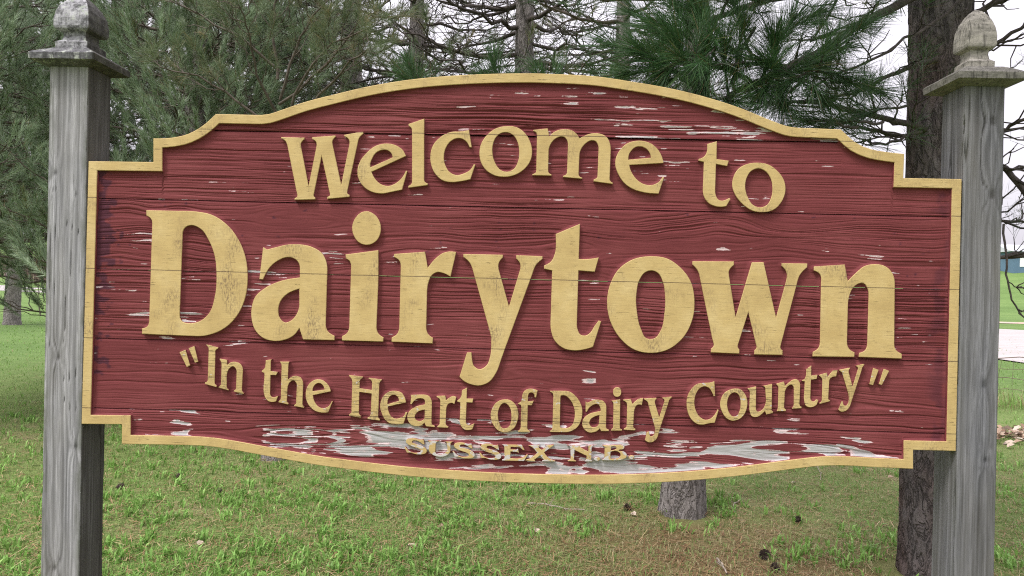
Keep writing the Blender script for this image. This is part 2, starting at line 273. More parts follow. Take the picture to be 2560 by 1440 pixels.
LETTERS = [
    ('Welcome', 'W', ["-8567,5781 -7718,5785 -7716,5725 -7841,5573~ -7833,5453^ -7522,4046 -7274,5464^ -7277,5608~ -7438,5742 -7440,5802 -6595,5881 -6587,5833 -6703,5667~ -6682,5523^ -6339,4114 -6080,5583^ -6093,5727~ -6276,5863 -6277,5911 -5645,6035 -5585,6029 -5588,5964 -5729,5818~ -5786,5589^ -6113,3879^ -6106,3803~ -6025,3749 -6031,3684 -6837,3593 -6839,3660 -6742,3717~ -6754,3830^ -7076,5132 -7325,3745^ -7316,3666~ -7269,3627 -7267,3567 -8017,3531 -8019,3586 -7926,3653~ -7950,3816^ -8333,5492^ -8405,5646~ -8566,5740"]),
    ('Welcome', 'e', ["-4027,5192 -4148,5405~ -4393,5568~ -4731,5628~ -5114,5542~ -5468,5259~ -5701,4919~ -5769,4582~ -5684,4272~ -5435,3989~ -5119,3852~ -4853,3829~ -4542,3889~ -4135,3981 -3961,4655 -4014,4666 -4123,4448~ -4358,4216~ -4620,4107~ -4934,4180~ -5157,4403~ -5258,4597 -4027,5192", "-5299,4759 -4502,5135 -4554,5277~ -4701,5389~ -4894,5395~ -5108,5290~ -5247,5072~ -5309,4879~"]),
    ('Welcome', 'l', ["-3968,6342 -3397,6549 -3383,5731^ -3349,4392^ -3322,4273~ -3213,4228 -3216,4163 -3909,4053 -3911,4122 -3804,4191~ -3784,4311^ -3827,6010^ -3856,6201~ -3954,6275"]),
    ('Welcome', 'c', ["-1782,6168 -1670,5554 -1742,5548 -1854,5736~ -2025,5853~ -2193,5868~ -2406,5774~ -2591,5531~ -2660,5219~ -2599,4886~ -2425,4638~ -2207,4547~ -1922,4613~ -1686,4761~ -1583,4942 -1523,4936 -1689,4403 -2058,4323~ -2344,4289~ -2657,4335~ -2950,4568~ -3115,4923~ -3147,5233~ -3049,5618~ -2816,5885~ -2438,6084~ -2055,6115~"]),
    ('Welcome', 'o', ["-460,6331~ -102,6307~ 188,6133~ 411,5804~ 496,5448~ 451,5138~ 245,4824~ -83,4603~ -462,4519~ -821,4564~ -1136,4748~ -1335,5054~ -1385,5340~ -1328,5699~ -1121,6013~ -816,6245~", "-455,6116~ -214,6030~ -42,5795~ 33,5463~ 0,5081~ -136,4816~ -396,4703~ -612,4759~ -808,4993~ -918,5349~ -909,5683~ -785,5960~ -645,6075~"]),
    ('Welcome', 'm', ["519,6216 1029,6280 1100,5996 1258,6153~ 1493,6248~ 1730,6262~ 1945,6202~ 2091,6074~ 2177,5945 2376,6056~ 2658,6137~ 2942,6114~ 3134,6011~ 3258,5787~ 3293,5527^ 3277,4529^ 3315,4435~ 3392,4389 3388,4342 2712,4422 2717,4494 2827,4555~ 2847,4687^ 2861,5566^ 2834,5732~ 2736,5860~ 2593,5881~ 2383,5759~ 2234,5554~ 2185,5339^ 2172,4696^ 2203,4590~ 2306,4545 2300,4504 1618,4554 1629,4602 1734,4652~ 1760,4783^ 1769,5640^ 1728,5877~ 1642,5975~ 1499,5996~ 1311,5916~ 1139,5699~ 1084,5483^ 1085,4793^ 1116,4687~ 1205,4641 1206,4593 524,4596 530,4639 641,4689~ 661,4808^ 656,5999^ 629,6118~ 520,6175"]),
    ('Welcome', 'e', ["5166,5172 5110,5349~ 4962,5607~ 4722,5804~ 4460,5893~ 4177,5895~ 3872,5799~ 3618,5557~ 3484,5269~ 3471,5008~ 3593,4678~ 3837,4351~ 4172,4156~ 4504,4069~ 5024,4032 5210,4628 5155,4639 5014,4447~ 4828,4348~ 4592,4338~ 4354,4433~ 4137,4642~ 4013,4853~ 3962,5030 5167,5125", "3927,5219 4722,5306 4683,5459~ 4561,5611~ 4371,5695~ 4206,5687~ 4020,5541~ 3931,5349~"]),
    ('to', 't', ["6697,5830 7035,5936 7038,5304 7473,5254 7414,5059 7023,5127 7016,4276^ 7045,4016~ 7143,3865~ 7284,3832~ 7424,3882~ 7516,3932 7564,3897 7418,3641 7289,3615~ 7055,3626~ 6794,3739~ 6612,4007~ 6582,4266^ 6595,5189 6406,5233 6405,5292 6590,5378~ 6681,5522~ 6706,5665^"]),
    ('to', 'o', ["8492,5204~ 8844,5152~ 9176,4934~ 9417,4609~ 9482,4327~ 9387,3901~ 9137,3589~ 8720,3450~ 8345,3501~ 7989,3729~ 7724,4054~ 7611,4383~ 7650,4690~ 7819,4977~ 8119,5149~", "8520,5003~ 8756,4914~ 8949,4670~ 9022,4341~ 8988,3987~ 8854,3724~ 8599,3625~ 8364,3702~ 8171,3969~ 8067,4368~ 8119,4677~ 8265,4904~"]),
    ('Dairytown', 'D', ["-13434,3040 -12332,3042^ -11598,3033~ -11009,2920~ -10489,2606~ -10036,2074~ -9764,1467~ -9654,748~ -9708,25~ -9964,-632~ -10389,-1112~ -10894,-1378~ -11477,-1473^ -13466,-1447 -13472,-1248 -13283,-1171~ -13216,-933^ -13199,2509^ -13242,2725~ -13422,2848", "-11786,2533~ -11435,2422~ -11094,1978~ -10878,1440~ -10796,828~ -10838,-40~ -11024,-623~ -11345,-920~ -11709,-1010~ -12022,-938~ -12100,-651^ -12071,2208^ -11986,2445~"]),
    ('Dairytown', 'a', ["-9117,1807 -8969,1720 -8644,1811~ -8282,1906~ -7847,1934~ -7336,1848~ -6967,1623~ -6795,1285~ -6761,962^ -6768,-836^ -6706,-1140~ -6437,-1330 -6440,-1482 -7575,-1487 -7723,-1084 -7906,-1334~ -8264,-1524~ -8627,-1569~ -8993,-1489~ -9329,-1192~ -9467,-799~ -9477,-402~ -9360,-3~ -9005,331~ -8502,578~ -7753,740 -7759,1082^ -7830,1297~ -8015,1436~ -8234,1460~ -8558,1333~ -8843,1092~ -9000,836~ -9093,635 -9224,643", "-7761,333 -7746,-214^ -7852,-613~ -8028,-815~ -8244,-893~ -8430,-754~ -8503,-485~ -8428,-123~ -8199,135~ -7984,255~"]),
    ('Dairytown', 'i', ["-6115,1607 -4934,1790 -4910,433^ -4931,-967^ -4868,-1181~ -4665,-1337 -4679,-1488 -6168,-1485 -6165,-1330 -5987,-1211~ -5914,-957^ -5904,1127^ -5964,1377~ -6100,1464"]),
    ('Dairytown', 'dot', ["-5396,3180~ -5086,3051~ -4898,2767~ -4871,2445~ -5026,2118~ -5311,1975~ -5638,2050~ -5844,2315~ -5899,2637~ -5770,2964~ -5594,3129~"]),
    ('Dairytown', 'r', ["-4364,1667 -3250,1775 -3139,1201 -2849,1559~ -2603,1744~ -2353,1804~ -2130,1791 -2312,899 -2584,1028~ -2800,1052~ -2977,947~ -3097,693~ -3140,262^ -3138,-920^ -3067,-1168~ -2884,-1307 -2897,-1504 -4373,-1483 -4370,-1329 -4182,-1198~ -4109,-945^ -4110,1170^ -4160,1420~ -4361,1559"]),
    ('Dairytown', 'y', ["-1877,1726 -452,1731 -457,1634 -595,1434~ -588,1184^ -191,-110 169,1203^ 171,1417~ 23,1610 20,1728 959,1714 961,1614 735,1395~ 601,1035^ -263,-1521^ -429,-2026^ -596,-2494~ -838,-2823~ -1156,-2957~ -1479,-2930~ -1769,-2796~ -1898,-2674 -1651,-1792 -1490,-1787 -1467,-2019~ -1389,-2267~ -1207,-2376~ -959,-2255~ -824,-1930~ -791,-1572~ -847,-1037^ -1530,1197^ -1643,1427~ -1863,1618"]),
    ('Dairytown', 't', ["1412,2517 2264,2899 2252,1645 2437,1642~ 2961,1715 2831,1203 2252,1235 2243,-563^ 2268,-847~ 2397,-1057~ 2575,-1070~ 2749,-941~ 2851,-761~ 3016,-525 3102,-558 2833,-1473 2516,-1570~ 2162,-1615~ 1769,-1537~ 1479,-1296~ 1327,-908~ 1306,-517^ 1317,1213 1030,1266 1027,1384 1266,1532~ 1401,1839~ 1428,2160^"]),
    ('Dairytown', 'o', ["4807,1802~ 5374,1737~ 5875,1412~ 6240,925~ 6377,325~ 6308,-456~ 5971,-1103~ 5452,-1507~ 4855,-1630~ 4287,-1522~ 3782,-1127~ 3412,-497~ 3297,140~ 3382,747~ 3687,1324~ 4209,1692~", "4819,1298~ 5069,1215~ 5253,900~ 5342,405~ 5333,-234~ 5224,-804~ 4984,-1112~ 4737,-1119~ 4517,-787~ 4361,-188~ 4327,451~ 4438,987~ 4609,1222~"]),
    ('Dairytown', 'w', ["6275,1663 7733,1687 7736,1563 7573,1365~ 7589,1100^ 7840,-274 8365,1674 8779,1684 9258,-255 9587,1078^ 9581,1361~ 9411,1568 9409,1667 10307,1675 10303,1548 10055,1266~ 9941,875^ 9442,-1239^ 9452,-1362~ 9513,-1414 9517,-1572 8530,-1582 8527,-1441 8605,-1333~ 8573,-1192^ 8284,-86 7954,-1227^ 7946,-1351~ 8000,-1420 8004,-1568 7003,-1553 7007,-1422 7086,-1339~ 7044,-1074^ 6572,1004^ 6477,1320~ 6277,1546"]),
    ('Dairytown', 'n', ["10536,1578 11614,1674 11732,1096 12003,1384~ 12310,1638~ 12656,1710~ 13040,1638~ 13288,1380~ 13366,1031^ 13395,-1008^ 13435,-1253~ 13664,-1423 13668,-1588 12176,-1569 12180,-1428 12379,-1335~ 12460,-1069^ 12468,515^ 12415,866~ 12290,1021~ 12151,1029~ 11945,890~ 11796,569~ 11755,110^ 11754,-1053^ 11822,-1280~ 12026,-1415 12020,-1574 10568,-1596 10565,-1438 10760,-1291~ 10813,-1008^ 10801,967^ 10751,1318~ 10539,1437"]),
    ('In', 'mark', ["-12071,-2073 -11853,-1982 -11667,-2543 -11788,-2595"]),
    ('In', 'mark', ["-11738,-1919 -11528,-1834 -11379,-2391 -11492,-2435"]),
    ('In', 'I', ["-11091,-1757 -10656,-1858 -10665,-1901 -10744,-1952~ -10757,-2121^ -10755,-3083^ -10740,-3179~ -10678,-3237 -10684,-3293 -11108,-3190 -11109,-3141 -11030,-3103~ -11009,-2970^ -11003,-2031^ -11022,-1863~ -11090,-1793"]),
    ('In', 'n', ["-10597,-2261 -10321,-2301 -10316,-2481 -10136,-2368~ -9990,-2364~ -9830,-2432~ -9746,-2573~ -9740,-2814^ -9751,-3319^ -9731,-3426~ -9681,-3473 -9687,-3509 -10047,-3435 -10040,-3399 -9988,-3362~ -9967,-3229^ -9961,-2724^ -9996,-2605~ -10096,-2523~ -10204,-2574~ -10297,-2733~ -10316,-2926^ -10312,-3239^ -10293,-3322~ -10244,-3357 -10243,-3393 -10603,-3307 -10594,-3271 -10539,-3221~ -10519,-3076^ -10517,-2523^ -10538,-2379~ -10589,-2296"]),
    ('the', 't', ["-8911,-2274 -8694,-2232 -8728,-2329^ -8724,-2653 -8464,-2681 -8521,-2798 -8727,-2797 -8723,-3433^ -8695,-3552~ -8621,-3603~ -8525,-3583~ -8429,-3544 -8496,-3738 -8617,-3766~ -8763,-3746~ -8887,-3630~ -8945,-3463~ -8944,-2887^ -8948,-2731 -9046,-2698 -9040,-2650 -8940,-2551~ -8915,-2406^"]),
    ('the', 'h', ["-8401,-2308 -8050,-2298 -8072,-2358~ -8087,-2527^ -8086,-2959 -7939,-2834~ -7794,-2806~ -7636,-2850~ -7547,-2991~ -7530,-3183^ -7539,-3758^ -7519,-3865~ -7475,-3912 -7479,-3943 -7833,-3892 -7827,-3851 -7780,-3813~ -7766,-3693^ -7756,-3165^ -7788,-3046~ -7887,-2972~ -8006,-3028~ -8086,-3199~ -8098,-3391^ -8106,-3655^ -8096,-3751~ -8046,-3797 -8053,-3840 -8406,-3772 -8400,-3731 -8340,-3674~ -8327,-3541^ -8329,-2558^ -8337,-2414~"]),
    ('the', 'e', ["-6528,-3321 -6550,-3226~ -6676,-3038~ -6848,-2923~ -7017,-2904~ -7209,-2981~ -7373,-3178~ -7427,-3419~ -7397,-3658~ -7282,-3870~ -7084,-4032~ -6865,-4093~ -6595,-4078 -6442,-3673 -6478,-3679 -6582,-3850~ -6725,-3931~ -6894,-3919~ -7067,-3768~ -7144,-3603~ -7167,-3479 -6528,-3326", "-7180,-3340 -6754,-3268 -6794,-3137~ -6905,-3045~ -7014,-3043~ -7120,-3123~ -7178,-3244~"]),
    ('Heart', 'H', ["-5883,-2716 -5368,-2761 -5379,-2805 -5462,-2872~ -5482,-3028^ -5485,-3183 -5043,-3230 -5037,-3015^ -5064,-2896~ -5162,-2827 -5163,-2798 -4685,-2842 -4703,-2886 -4762,-2947~ -4775,-3103^ -4787,-4131^ -4777,-4226~ -4720,-4272 -4726,-4320 -5161,-4274 -5169,-4226 -5091,-4176~ -5058,-4044^ -5040,-3362 -5491,-3315 -5487,-4032^ -5465,-4127~ -5404,-4173 -5414,-4234 -5837,-4186 -5843,-4139 -5768,-4077~ -5755,-3921^ -5754,-3036^ -5775,-2869~ -5867,-2764"]),
    ('Heart', 'e', ["-3800,-3636 -3848,-3458~ -3972,-3295~ -4165,-3241~ -4381,-3259~ -4570,-3384~ -4685,-3578~ -4719,-3842~ -4648,-4079~ -4523,-4290~ -4352,-4405~ -4183,-4423~ -3871,-4409 -3738,-3992 -3798,-3982 -3878,-4140~ -3997,-4203~ -4164,-4232~ -4310,-4164~ -4410,-4000~ -4451,-3810 -3800,-3643", "-4465,-3727 -4048,-3595 -4088,-3465~ -4210,-3385~ -4329,-3401~ -4434,-3523~"]),
    ('Heart', 'a', ["-3634,-3368 -3299,-3347~ -3155,-3343~ -2986,-3385~ -2887,-3525~ -2864,-3692^ -2863,-4264^ -2841,-4395~ -2744,-4451 -2747,-4494 -3054,-4473 -3117,-4348 -3223,-4442~ -3414,-4476~ -3582,-4441~ -3706,-4290~ -3735,-4123~ -3667,-3954~ -3479,-3805~ -3122,-3699 -3113,-3580^ -3151,-3509~ -3272,-3477~ -3415,-3505~ -3520,-3592~ -3590,-3701 -3638,-3691 -3619,-3499^", "-3113,-3878 -3112,-4105^ -3145,-4225~ -3251,-4288~ -3371,-4279~ -3457,-4198~ -3460,-4091~ -3378,-3981~"]),
    ('Heart', 'r', ["-2704,-3377 -2389,-3356 -2360,-3522 -2220,-3411~ -2125,-3365~ -1993,-3392 -2058,-3649 -2143,-3611~ -2262,-3638~ -2331,-3747~ -2346,-3891^ -2352,-4320^ -2326,-4415~ -2253,-4460 -2264,-4503 -2647,-4496 -2648,-4460 -2582,-4399~ -2568,-4279^ -2562,-3611^ -2588,-3493~ -2693,-3424"]),
    ('Heart', 't', ["-1796,-3148 -1612,-3047 -1623,-3202^ -1622,-3441 -1383,-3434 -1415,-3577 -1623,-3572 -1630,-4251^ -1598,-4357~ -1502,-4390~ -1407,-4358~ -1318,-4313 -1391,-4529 -1521,-4562~ -1665,-4549~ -1800,-4422~ -1852,-4257~ -1844,-4067^ -1845,-3590 -1953,-3558 -1954,-3517 -1849,-3423~ -1804,-3303^"]),
    ('of', 'o', ["-260,-3427~ -89,-3443~ 74,-3545~ 194,-3720~ 240,-3933~ 206,-4201~ 96,-4436~ -79,-4566~ -257,-4598~ -436,-4559~ -619,-4387~ -723,-4176~ -746,-3962~ -689,-3746~ -551,-3546~ -410,-3462~", "-247,-3558~ -139,-3623~ -46,-3763~ -9,-3958~ -17,-4208~ -84,-4388~ -225,-4464~ -350,-4432~ -435,-4274~ -485,-4061~ -473,-3811~ -406,-3649~ -327,-3575~"]),
    ('of', 'f', ["904,-3076 853,-3335 799,-3319 788,-3221~ 724,-3161~ 635,-3164~ 575,-3246~ 569,-3388^ 568,-3477 776,-3445 708,-3612 566,-3611 568,-4404^ 588,-4483~ 669,-4526 661,-4561 242,-4574 241,-4539 311,-4483~ 335,-4375^ 336,-3680 325,-3609 217,-3577 225,-3550 322,-3485~ 355,-3377~ 369,-3234~ 437,-3107~ 543,-3041~ 667,-3020~ 792,-3034~"]),
    ('Dairy', 'D', ["1345,-3072 1878,-3062^ 2039,-3087~ 2219,-3197~ 2384,-3388~ 2497,-3652~ 2511,-3882~ 2456,-4151~ 2319,-4368~ 2144,-4480~ 1915,-4532^ 1373,-4540 1372,-4504 1442,-4457~ 1466,-4359^ 1471,-3255^ 1445,-3167~ 1346,-3107", "1732,-3238 1811,-3218~ 1918,-3242~ 2045,-3345~ 2174,-3537~ 2242,-3766~ 2240,-4033~ 2174,-4248~ 2053,-4359~ 1893,-4390~ 1742,-4372 1727,-4280^ 1721,-3319^"]),
    ('Dairy', 'a', ["2620,-3406 2672,-3465 2752,-3432 2911,-3357~ 3071,-3342~ 3233,-3378~ 3325,-3475~ 3363,-3635^ 3364,-4239^ 3387,-4359~ 3468,-4397 3464,-4448 3199,-4456 3146,-4357 3058,-4450~ 2919,-4505~ 2758,-4510~ 2615,-4423~ 2531,-4285~ 2527,-4124~ 2604,-3980~ 2762,-3855~ 2961,-3788~ 3161,-3742 3149,-3642^ 3106,-3542~ 3015,-3495~ 2895,-3529~ 2757,-3633~ 2670,-3787 2630,-3778", "3125,-3884 3120,-4126^ 3074,-4268~ 2975,-4322~ 2854,-4315~ 2782,-4237~ 2779,-4116~ 2846,-4013~ 2965,-3939~"]),
    ('Dairy', 'i', ["3534,-3369 3843,-3303 3847,-3460^ 3852,-4265^ 3868,-4345~ 3935,-4373 3930,-4413 3549,-4425 3558,-4384 3607,-4333~ 3619,-4232^ 3613,-3507^ 3585,-3407~"]),
    ('Dairy', 'dot', ["3722,-2880~ 3823,-2907~ 3870,-3017~ 3849,-3158~ 3751,-3221~ 3640,-3194~ 3586,-3065~ 3613,-2934~"]),
    ('Dairy', 'r', ["3944,-3316 4213,-3284 4278,-3457 4395,-3343~ 4513,-3259~ 4657,-3235 4609,-3488 4538,-3470~ 4439,-3493~ 4371,-3605~ 4345,-3767^ 4326,-4210^ 4348,-4300~ 4409,-4328 4401,-4389 4000,-4385 4009,-4340 4078,-4288~ 4099,-4177^ 4095,-3533^ 4066,-3413~ 3950,-3346"]),
    ('Dairy', 'y', ["4683,-3254 5123,-3211 5124,-3252 5075,-3323~ 5088,-3443^ 5239,-3901 5396,-3374^ 5404,-3273~ 5343,-3235 5342,-3195 5661,-3155 5652,-3206 5584,-3268~ 5547,-3390^ 5269,-4322^ 5205,-4565^ 5129,-4708~ 4991,-4793~ 4871,-4796~ 4759,-4729 4812,-4436 4892,-4414 4904,-4514~ 4966,-4592~ 5045,-4550~ 5092,-4428~ 5094,-4267^ 4860,-3511^ 4816,-3371~ 4694,-3284"]),
    ('Country', 'C', ["7150,-2567 7189,-3088 7136,-3098 7071,-2950~ 6963,-2811~ 6821,-2759~ 6681,-2802~ 6544,-2965~ 6471,-3197~ 6468,-3427~ 6544,-3673~ 6689,-3863~ 6867,-3943~ 7024,-3906~ 7179,-3760~ 7288,-3562 7324,-3579 7194,-4034 6975,-4067~ 6765,-4118~ 6607,-4105~ 6428,-3995~ 6264,-3752~ 6195,-3436~ 6222,-3116~ 6348,-2864~ 6555,-2681~ 6783,-2639~ 7011,-2615~"]),
    ('Country', 'o', ["7876,-2806~ 8069,-2832~ 8231,-2987~ 8320,-3231~ 8304,-3497~ 8196,-3747~ 8007,-3903~ 7797,-3945~ 7620,-3871~ 7457,-3663~ 7372,-3401~ 7402,-3170~ 7528,-2954~ 7701,-2852~", "7879,-2940~ 7985,-2994~ 8068,-3150~ 8090,-3362~ 8053,-3610~ 7951,-3772~ 7829,-3794~ 7722,-3709~ 7638,-3517~ 7616,-3305~ 7672,-3091~ 7757,-2983~"]),
    ('Country', 'u', ["8322,-2781 8618,-2710 8627,-3434^ 8638,-3540~ 8683,-3600~ 8770,-3580~ 8890,-3479~ 8948,-3354~ 8948,-2824^ 8934,-2737~ 8854,-2686 9176,-2606 9179,-3471^ 9189,-3550~ 9234,-3584 9226,-3628 9000,-3691 8948,-3566 8842,-3675~ 8722,-3767~ 8617,-3791~ 8494,-3765~ 8421,-3617~ 8399,-3459^ 8405,-2946^ 8385,-2858~ 8332,-2816"]),
    ('Country', 'n', ["9324,-2593 9584,-2510 9632,-2663 9760,-2536~ 9880,-2445~ 9984,-2415~ 10072,-2439~ 10140,-2543~ 10156,-2684^ 10147,-3266^ 10166,-3353~ 10225,-3387 10217,-3431 9895,-3458 9902,-3414 9936,-3369~ 9948,-3254^ 9939,-2760^ 9911,-2655~ 9849,-2613~ 9762,-2642~ 9669,-2751~ 9625,-2893^ 9613,-3370^ 9627,-3457~ 9681,-3500 9679,-3549 9364,-3562 9372,-3527 9397,-3447^ 9402,-2776^ 9387,-2688~ 9325,-2619"]),
    ('Country', 't', ["10350,-2052 10530,-1915 10529,-2021^ 10530,-2276 10747,-2235 10724,-2385 10525,-2417 10521,-3026^ 10541,-3131~ 10595,-3182~ 10664,-3171~ 10733,-3107~ 10803,-3132 10746,-3292 10634,-3366~ 10478,-3388~ 10372,-3338~ 10316,-3190~ 10298,-2997^ 10317,-2485 10212,-2470 10220,-2438 10306,-2406 10347,-2290~ 10358,-2166^"]),
    ('Country', 'r', ["10803,-2242 11076,-2150 11106,-2304 11199,-2178~ 11301,-2069~ 11448,-2056 11401,-2278 11271,-2299~ 11186,-2372~ 11162,-2496^ 11146,-3042^ 11159,-3104~ 11212,-3129 11204,-3155 10858,-3262 10840,-3228 10900,-3182~ 10924,-3084^ 10927,-2467^ 10898,-2345~ 10809,-2268"]),
    ('Country', 'y', ["11509,-2037 11872,-1956 11869,-1983 11831,-2072~ 11851,-2177^ 11983,-2613 12151,-2010^ 12159,-1957~ 12088,-1897 12096,-1874 12338,-1811 12377,-1837 12306,-1935~ 12274,-2059^ 12024,-2911^ 11936,-3213^ 11870,-3373~ 11768,-3473~ 11647,-3512~ 11569,-3497~ 11506,-3437 11604,-3152 11656,-3151 11667,-3238~ 11712,-3293~ 11781,-3288~ 11840,-3198~ 11862,-3039~ 11832,-2846^ 11644,-2253^ 11598,-2131~ 11513,-2072"]),
    ('Country', 'mark', ["12679,-1942 12872,-2007 12693,-2543 12562,-2517"]),
    ('Country', 'mark', ["13044,-1959 13236,-2032 12997,-2535 12892,-2508"]),
    ('SUSSEX', 'S', ["-3132,-4946 -3091,-5133 -3182,-5100 -3292,-5031~ -3436,-4991~ -3535,-5021~ -3543,-5057~ -3433,-5107~ -3252,-5155~ -3089,-5231~ -3005,-5335~ -3030,-5426~ -3136,-5474~ -3280,-5487~ -3442,-5474~ -3569,-5434 -3722,-5438 -3808,-5244 -3754,-5252 -3661,-5356~ -3515,-5423~ -3353,-5427~ -3229,-5387~ -3221,-5342~ -3303,-5282~ -3484,-5225~ -3666,-5150~ -3758,-5064~ -3743,-4974~ -3618,-4925~ -3438,-4920~ -3258,-4959~"]),
    ('SUSSEX', 'U', ["-2987,-4986 -2574,-4982 -2672,-5039~ -2692,-5165^ -2700,-5344^ -2671,-5432~ -2544,-5473~ -2383,-5432~ -2287,-5331~ -2284,-5098~ -2304,-5028~ -2413,-4995 -2054,-4993 -2142,-5040~ -2158,-5148^ -2170,-5363~ -2257,-5473~ -2417,-5540~ -2596,-5546~ -2795,-5481~ -2905,-5386~ -2935,-5280^ -2912,-5100^ -2923,-5038~"]),
    ('SUSSEX', 'S', ["-1408,-5040 -1367,-5226 -1458,-5193 -1567,-5125~ -1711,-5085~ -1809,-5115~ -1817,-5151~ -1708,-5201~ -1528,-5249~ -1365,-5324~ -1282,-5428~ -1306,-5518~ -1412,-5566~ -1555,-5580~ -1717,-5567~ -1843,-5527 -1995,-5531 -2081,-5338 -2027,-5345 -1935,-5449~ -1790,-5516~ -1628,-5520~ -1504,-5480~ -1496,-5435~ -1578,-5375~ -1759,-5318~ -1940,-5244~ -2032,-5157~ -2016,-5068~ -1892,-5019~ -1713,-5013~ -1533,-5053~"]),
    ('SUSSEX', 'S', ["-456,-5057 -416,-5243 -506,-5210 -615,-5142~ -759,-5102~ -856,-5132~ -864,-5168~ -756,-5218~ -576,-5266~ -413,-5341~ -330,-5445~ -355,-5535~ -461,-5583~ -603,-5597~ -764,-5584~ -891,-5543 -1042,-5548 -1128,-5355 -1074,-5362 -982,-5466~ -837,-5533~ -676,-5537~ -552,-5497~ -544,-5452~ -626,-5392~ -806,-5336~ -987,-5261~ -1079,-5175~ -1063,-5085~ -939,-5037~ -760,-5031~ -581,-5070~"]),
    ('SUSSEX', 'E', ["-326,-5037 396,-5029 490,-5217 446,-5218 327,-5124 -3,-5113 -10,-5206 205,-5208 257,-5171 288,-5330 243,-5296 -8,-5277 -11,-5509 302,-5517~ 443,-5477~ 565,-5375 619,-5373 482,-5604 -303,-5611 -295,-5571 -224,-5542~ -218,-5426^ -234,-5142^ -244,-5097~"]),
    ('SUSSEX', 'X', ["611,-5040 1037,-5016 994,-5068~ 1113,-5188 1287,-5049 1215,-5016 1526,-4994 1501,-5034 1186,-5275 1405,-5500~ 1513,-5541~ 1594,-5556 1585,-5586 1123,-5594 1140,-5561 1193,-5542 1047,-5386 837,-5553 873,-5579 865,-5602 535,-5581 552,-5553 693,-5504~ 947,-5300 737,-5093~"]),
    ('N.B.', 'N', ["1997,-5001 2450,-4995 2460,-5048 2766,-5199 2762,-5048^ 2743,-5004~ 2689,-4979 2946,-4971 2886,-5026~ 2874,-5115^ 2869,-5453^ 2879,-5497~ 2916,-5523 2898,-5545 2650,-5549 2658,-5513 2701,-5467 2707,-5352 2268,-5152 2258,-5472^ 2277,-5516~ 2339,-5532 2331,-5559 2038,-5559 2046,-5533 2125,-5494~ 2141,-5405^ 2124,-5103^ 2105,-5042~"]),
    ('N.B.', 'period', ["3183,-5443~ 3151,-5494~ 3075,-5518~ 2996,-5499~ 2963,-5450~ 2994,-5398~ 3071,-5376~ 3148,-5393~"]),
    ('N.B.', 'B', ["3256,-4961 3875,-4921^ 3999,-4947~ 4036,-5008~ 3985,-5072~ 3844,-5112~ 4004,-5151~ 4113,-5236~ 4115,-5343~ 3993,-5426~ 3818,-5476^ 3269,-5490 3268,-5458 3321,-5430~ 3336,-5332^ 3339,-5083^ 3328,-5004~", "3558,-5005 3561,-5129 3667,-5108~ 3754,-5052~ 3735,-5000~ 3664,-4975~", "3545,-5183 3551,-5423 3710,-5418~ 3868,-5368~ 3910,-5278~ 3846,-5183~ 3703,-5143~"]),
    ('N.B.', 'period', ["4395,-5348~ 4366,-5399~ 4294,-5422~ 4219,-5403~ 4190,-5354~ 4217,-5302~ 4290,-5280~ 4363,-5298~"]),
]
OUTLINE = "-15606,4774 -13217,4792 -13241,5648 -12551,5690~ -11967,5836~ -11519,6086~ -10976,6574 -9791,6571^ -9033,6610~ -8629,6747~ -7836,7035~ -6596,7381~ -5387,7683~ -3906,7947~ -2556,8097~ -1209,8187~ -150,8226~ 564,8236~ 1335,8226~ 2660,8170~ 3998,8000~ 5333,7787~ 6667,7484~ 7984,7074~ 8480,6880~ 9145,6628~ 9470,6520~ 9821,6470^ 11371,6436 11571,6249~ 11911,5973~ 12431,5762~ 12947,5676~ 13587,5619 13578,4766 15594,4769 15606,-4773 14134,-4780 14149,-5445 12744,-5428^ 11604,-5408~ 10923,-5444~ 10214,-5544~ 9407,-5676~ 8110,-5883~ 6794,-6057~ 5474,-6192~ 3499,-6321~ 1498,-6372~ -369,-6376~ -1715,-6348~ -3742,-6267~ -5766,-6100~ -7130,-5957~ -7684,-5876~ -9042,-5680~ -10081,-5525~ -10769,-5446~ -11795,-5420^ -14100,-5448 -14119,-4739 -15601,-4770"


# ------------------------------------------------------------------ outlines
def decode(s):
    P = []; K = []
    for tk in s.split():
        k = 0
        if tk[-1] == '~': k = 1; tk = tk[:-1]
        elif tk[-1] == '^': k = 2; tk = tk[:-1]
        a, b = tk.split(','); P.append((int(a) * 1e-4, int(b) * 1e-4)); K.append(k)
    return np.array(P), K
def flatten(s, step=0.006):
    """closed outline: plain points are corners, ~ smooth, ^ smooth and tangent to its longer side"""
    P, K = decode(s); n = len(P); T = np.zeros((n, 2))
    for i in range(n):
        a = P[i] - P[i - 1]; b = P[(i + 1) % n] - P[i]; la, lb = np.hypot(*a) + 1e-9, np.hypot(*b) + 1e-9
        if K[i] == 1: t = (a / la) * lb + (b / lb) * la
        elif K[i] == 2: t = a if la > lb else b
        else: t = np.zeros(2)
        T[i] = t / (np.hypot(*t) + 1e-9)
    out = []
    for i in range(n):
        j = (i + 1) % n; d = P[j] - P[i]; L = np.hypot(*d)
        if not K[i] and not K[j]: out.append(P[i]); continue
        t0 = T[i] * L if K[i] else None; t1 = T[j] * L if K[j] else None
        if t0 is None: t0 = 1.5 * d - 0.5 * t1
        if t1 is None: t1 = 1.5 * d - 0.5 * t0
        k = max(2, min(12, int(L / step)))
        for q in range(k):
            u = q / k
            out.append((2*u**3 - 3*u*u + 1) * P[i] + (u**3 - 2*u*u + u) * t0 + (-2*u**3 + 3*u*u) * P[j] + (u**3 - u*u) * t1)
    return np.array(out)
OUT_ = flatten(OUTLINE, 0.02)
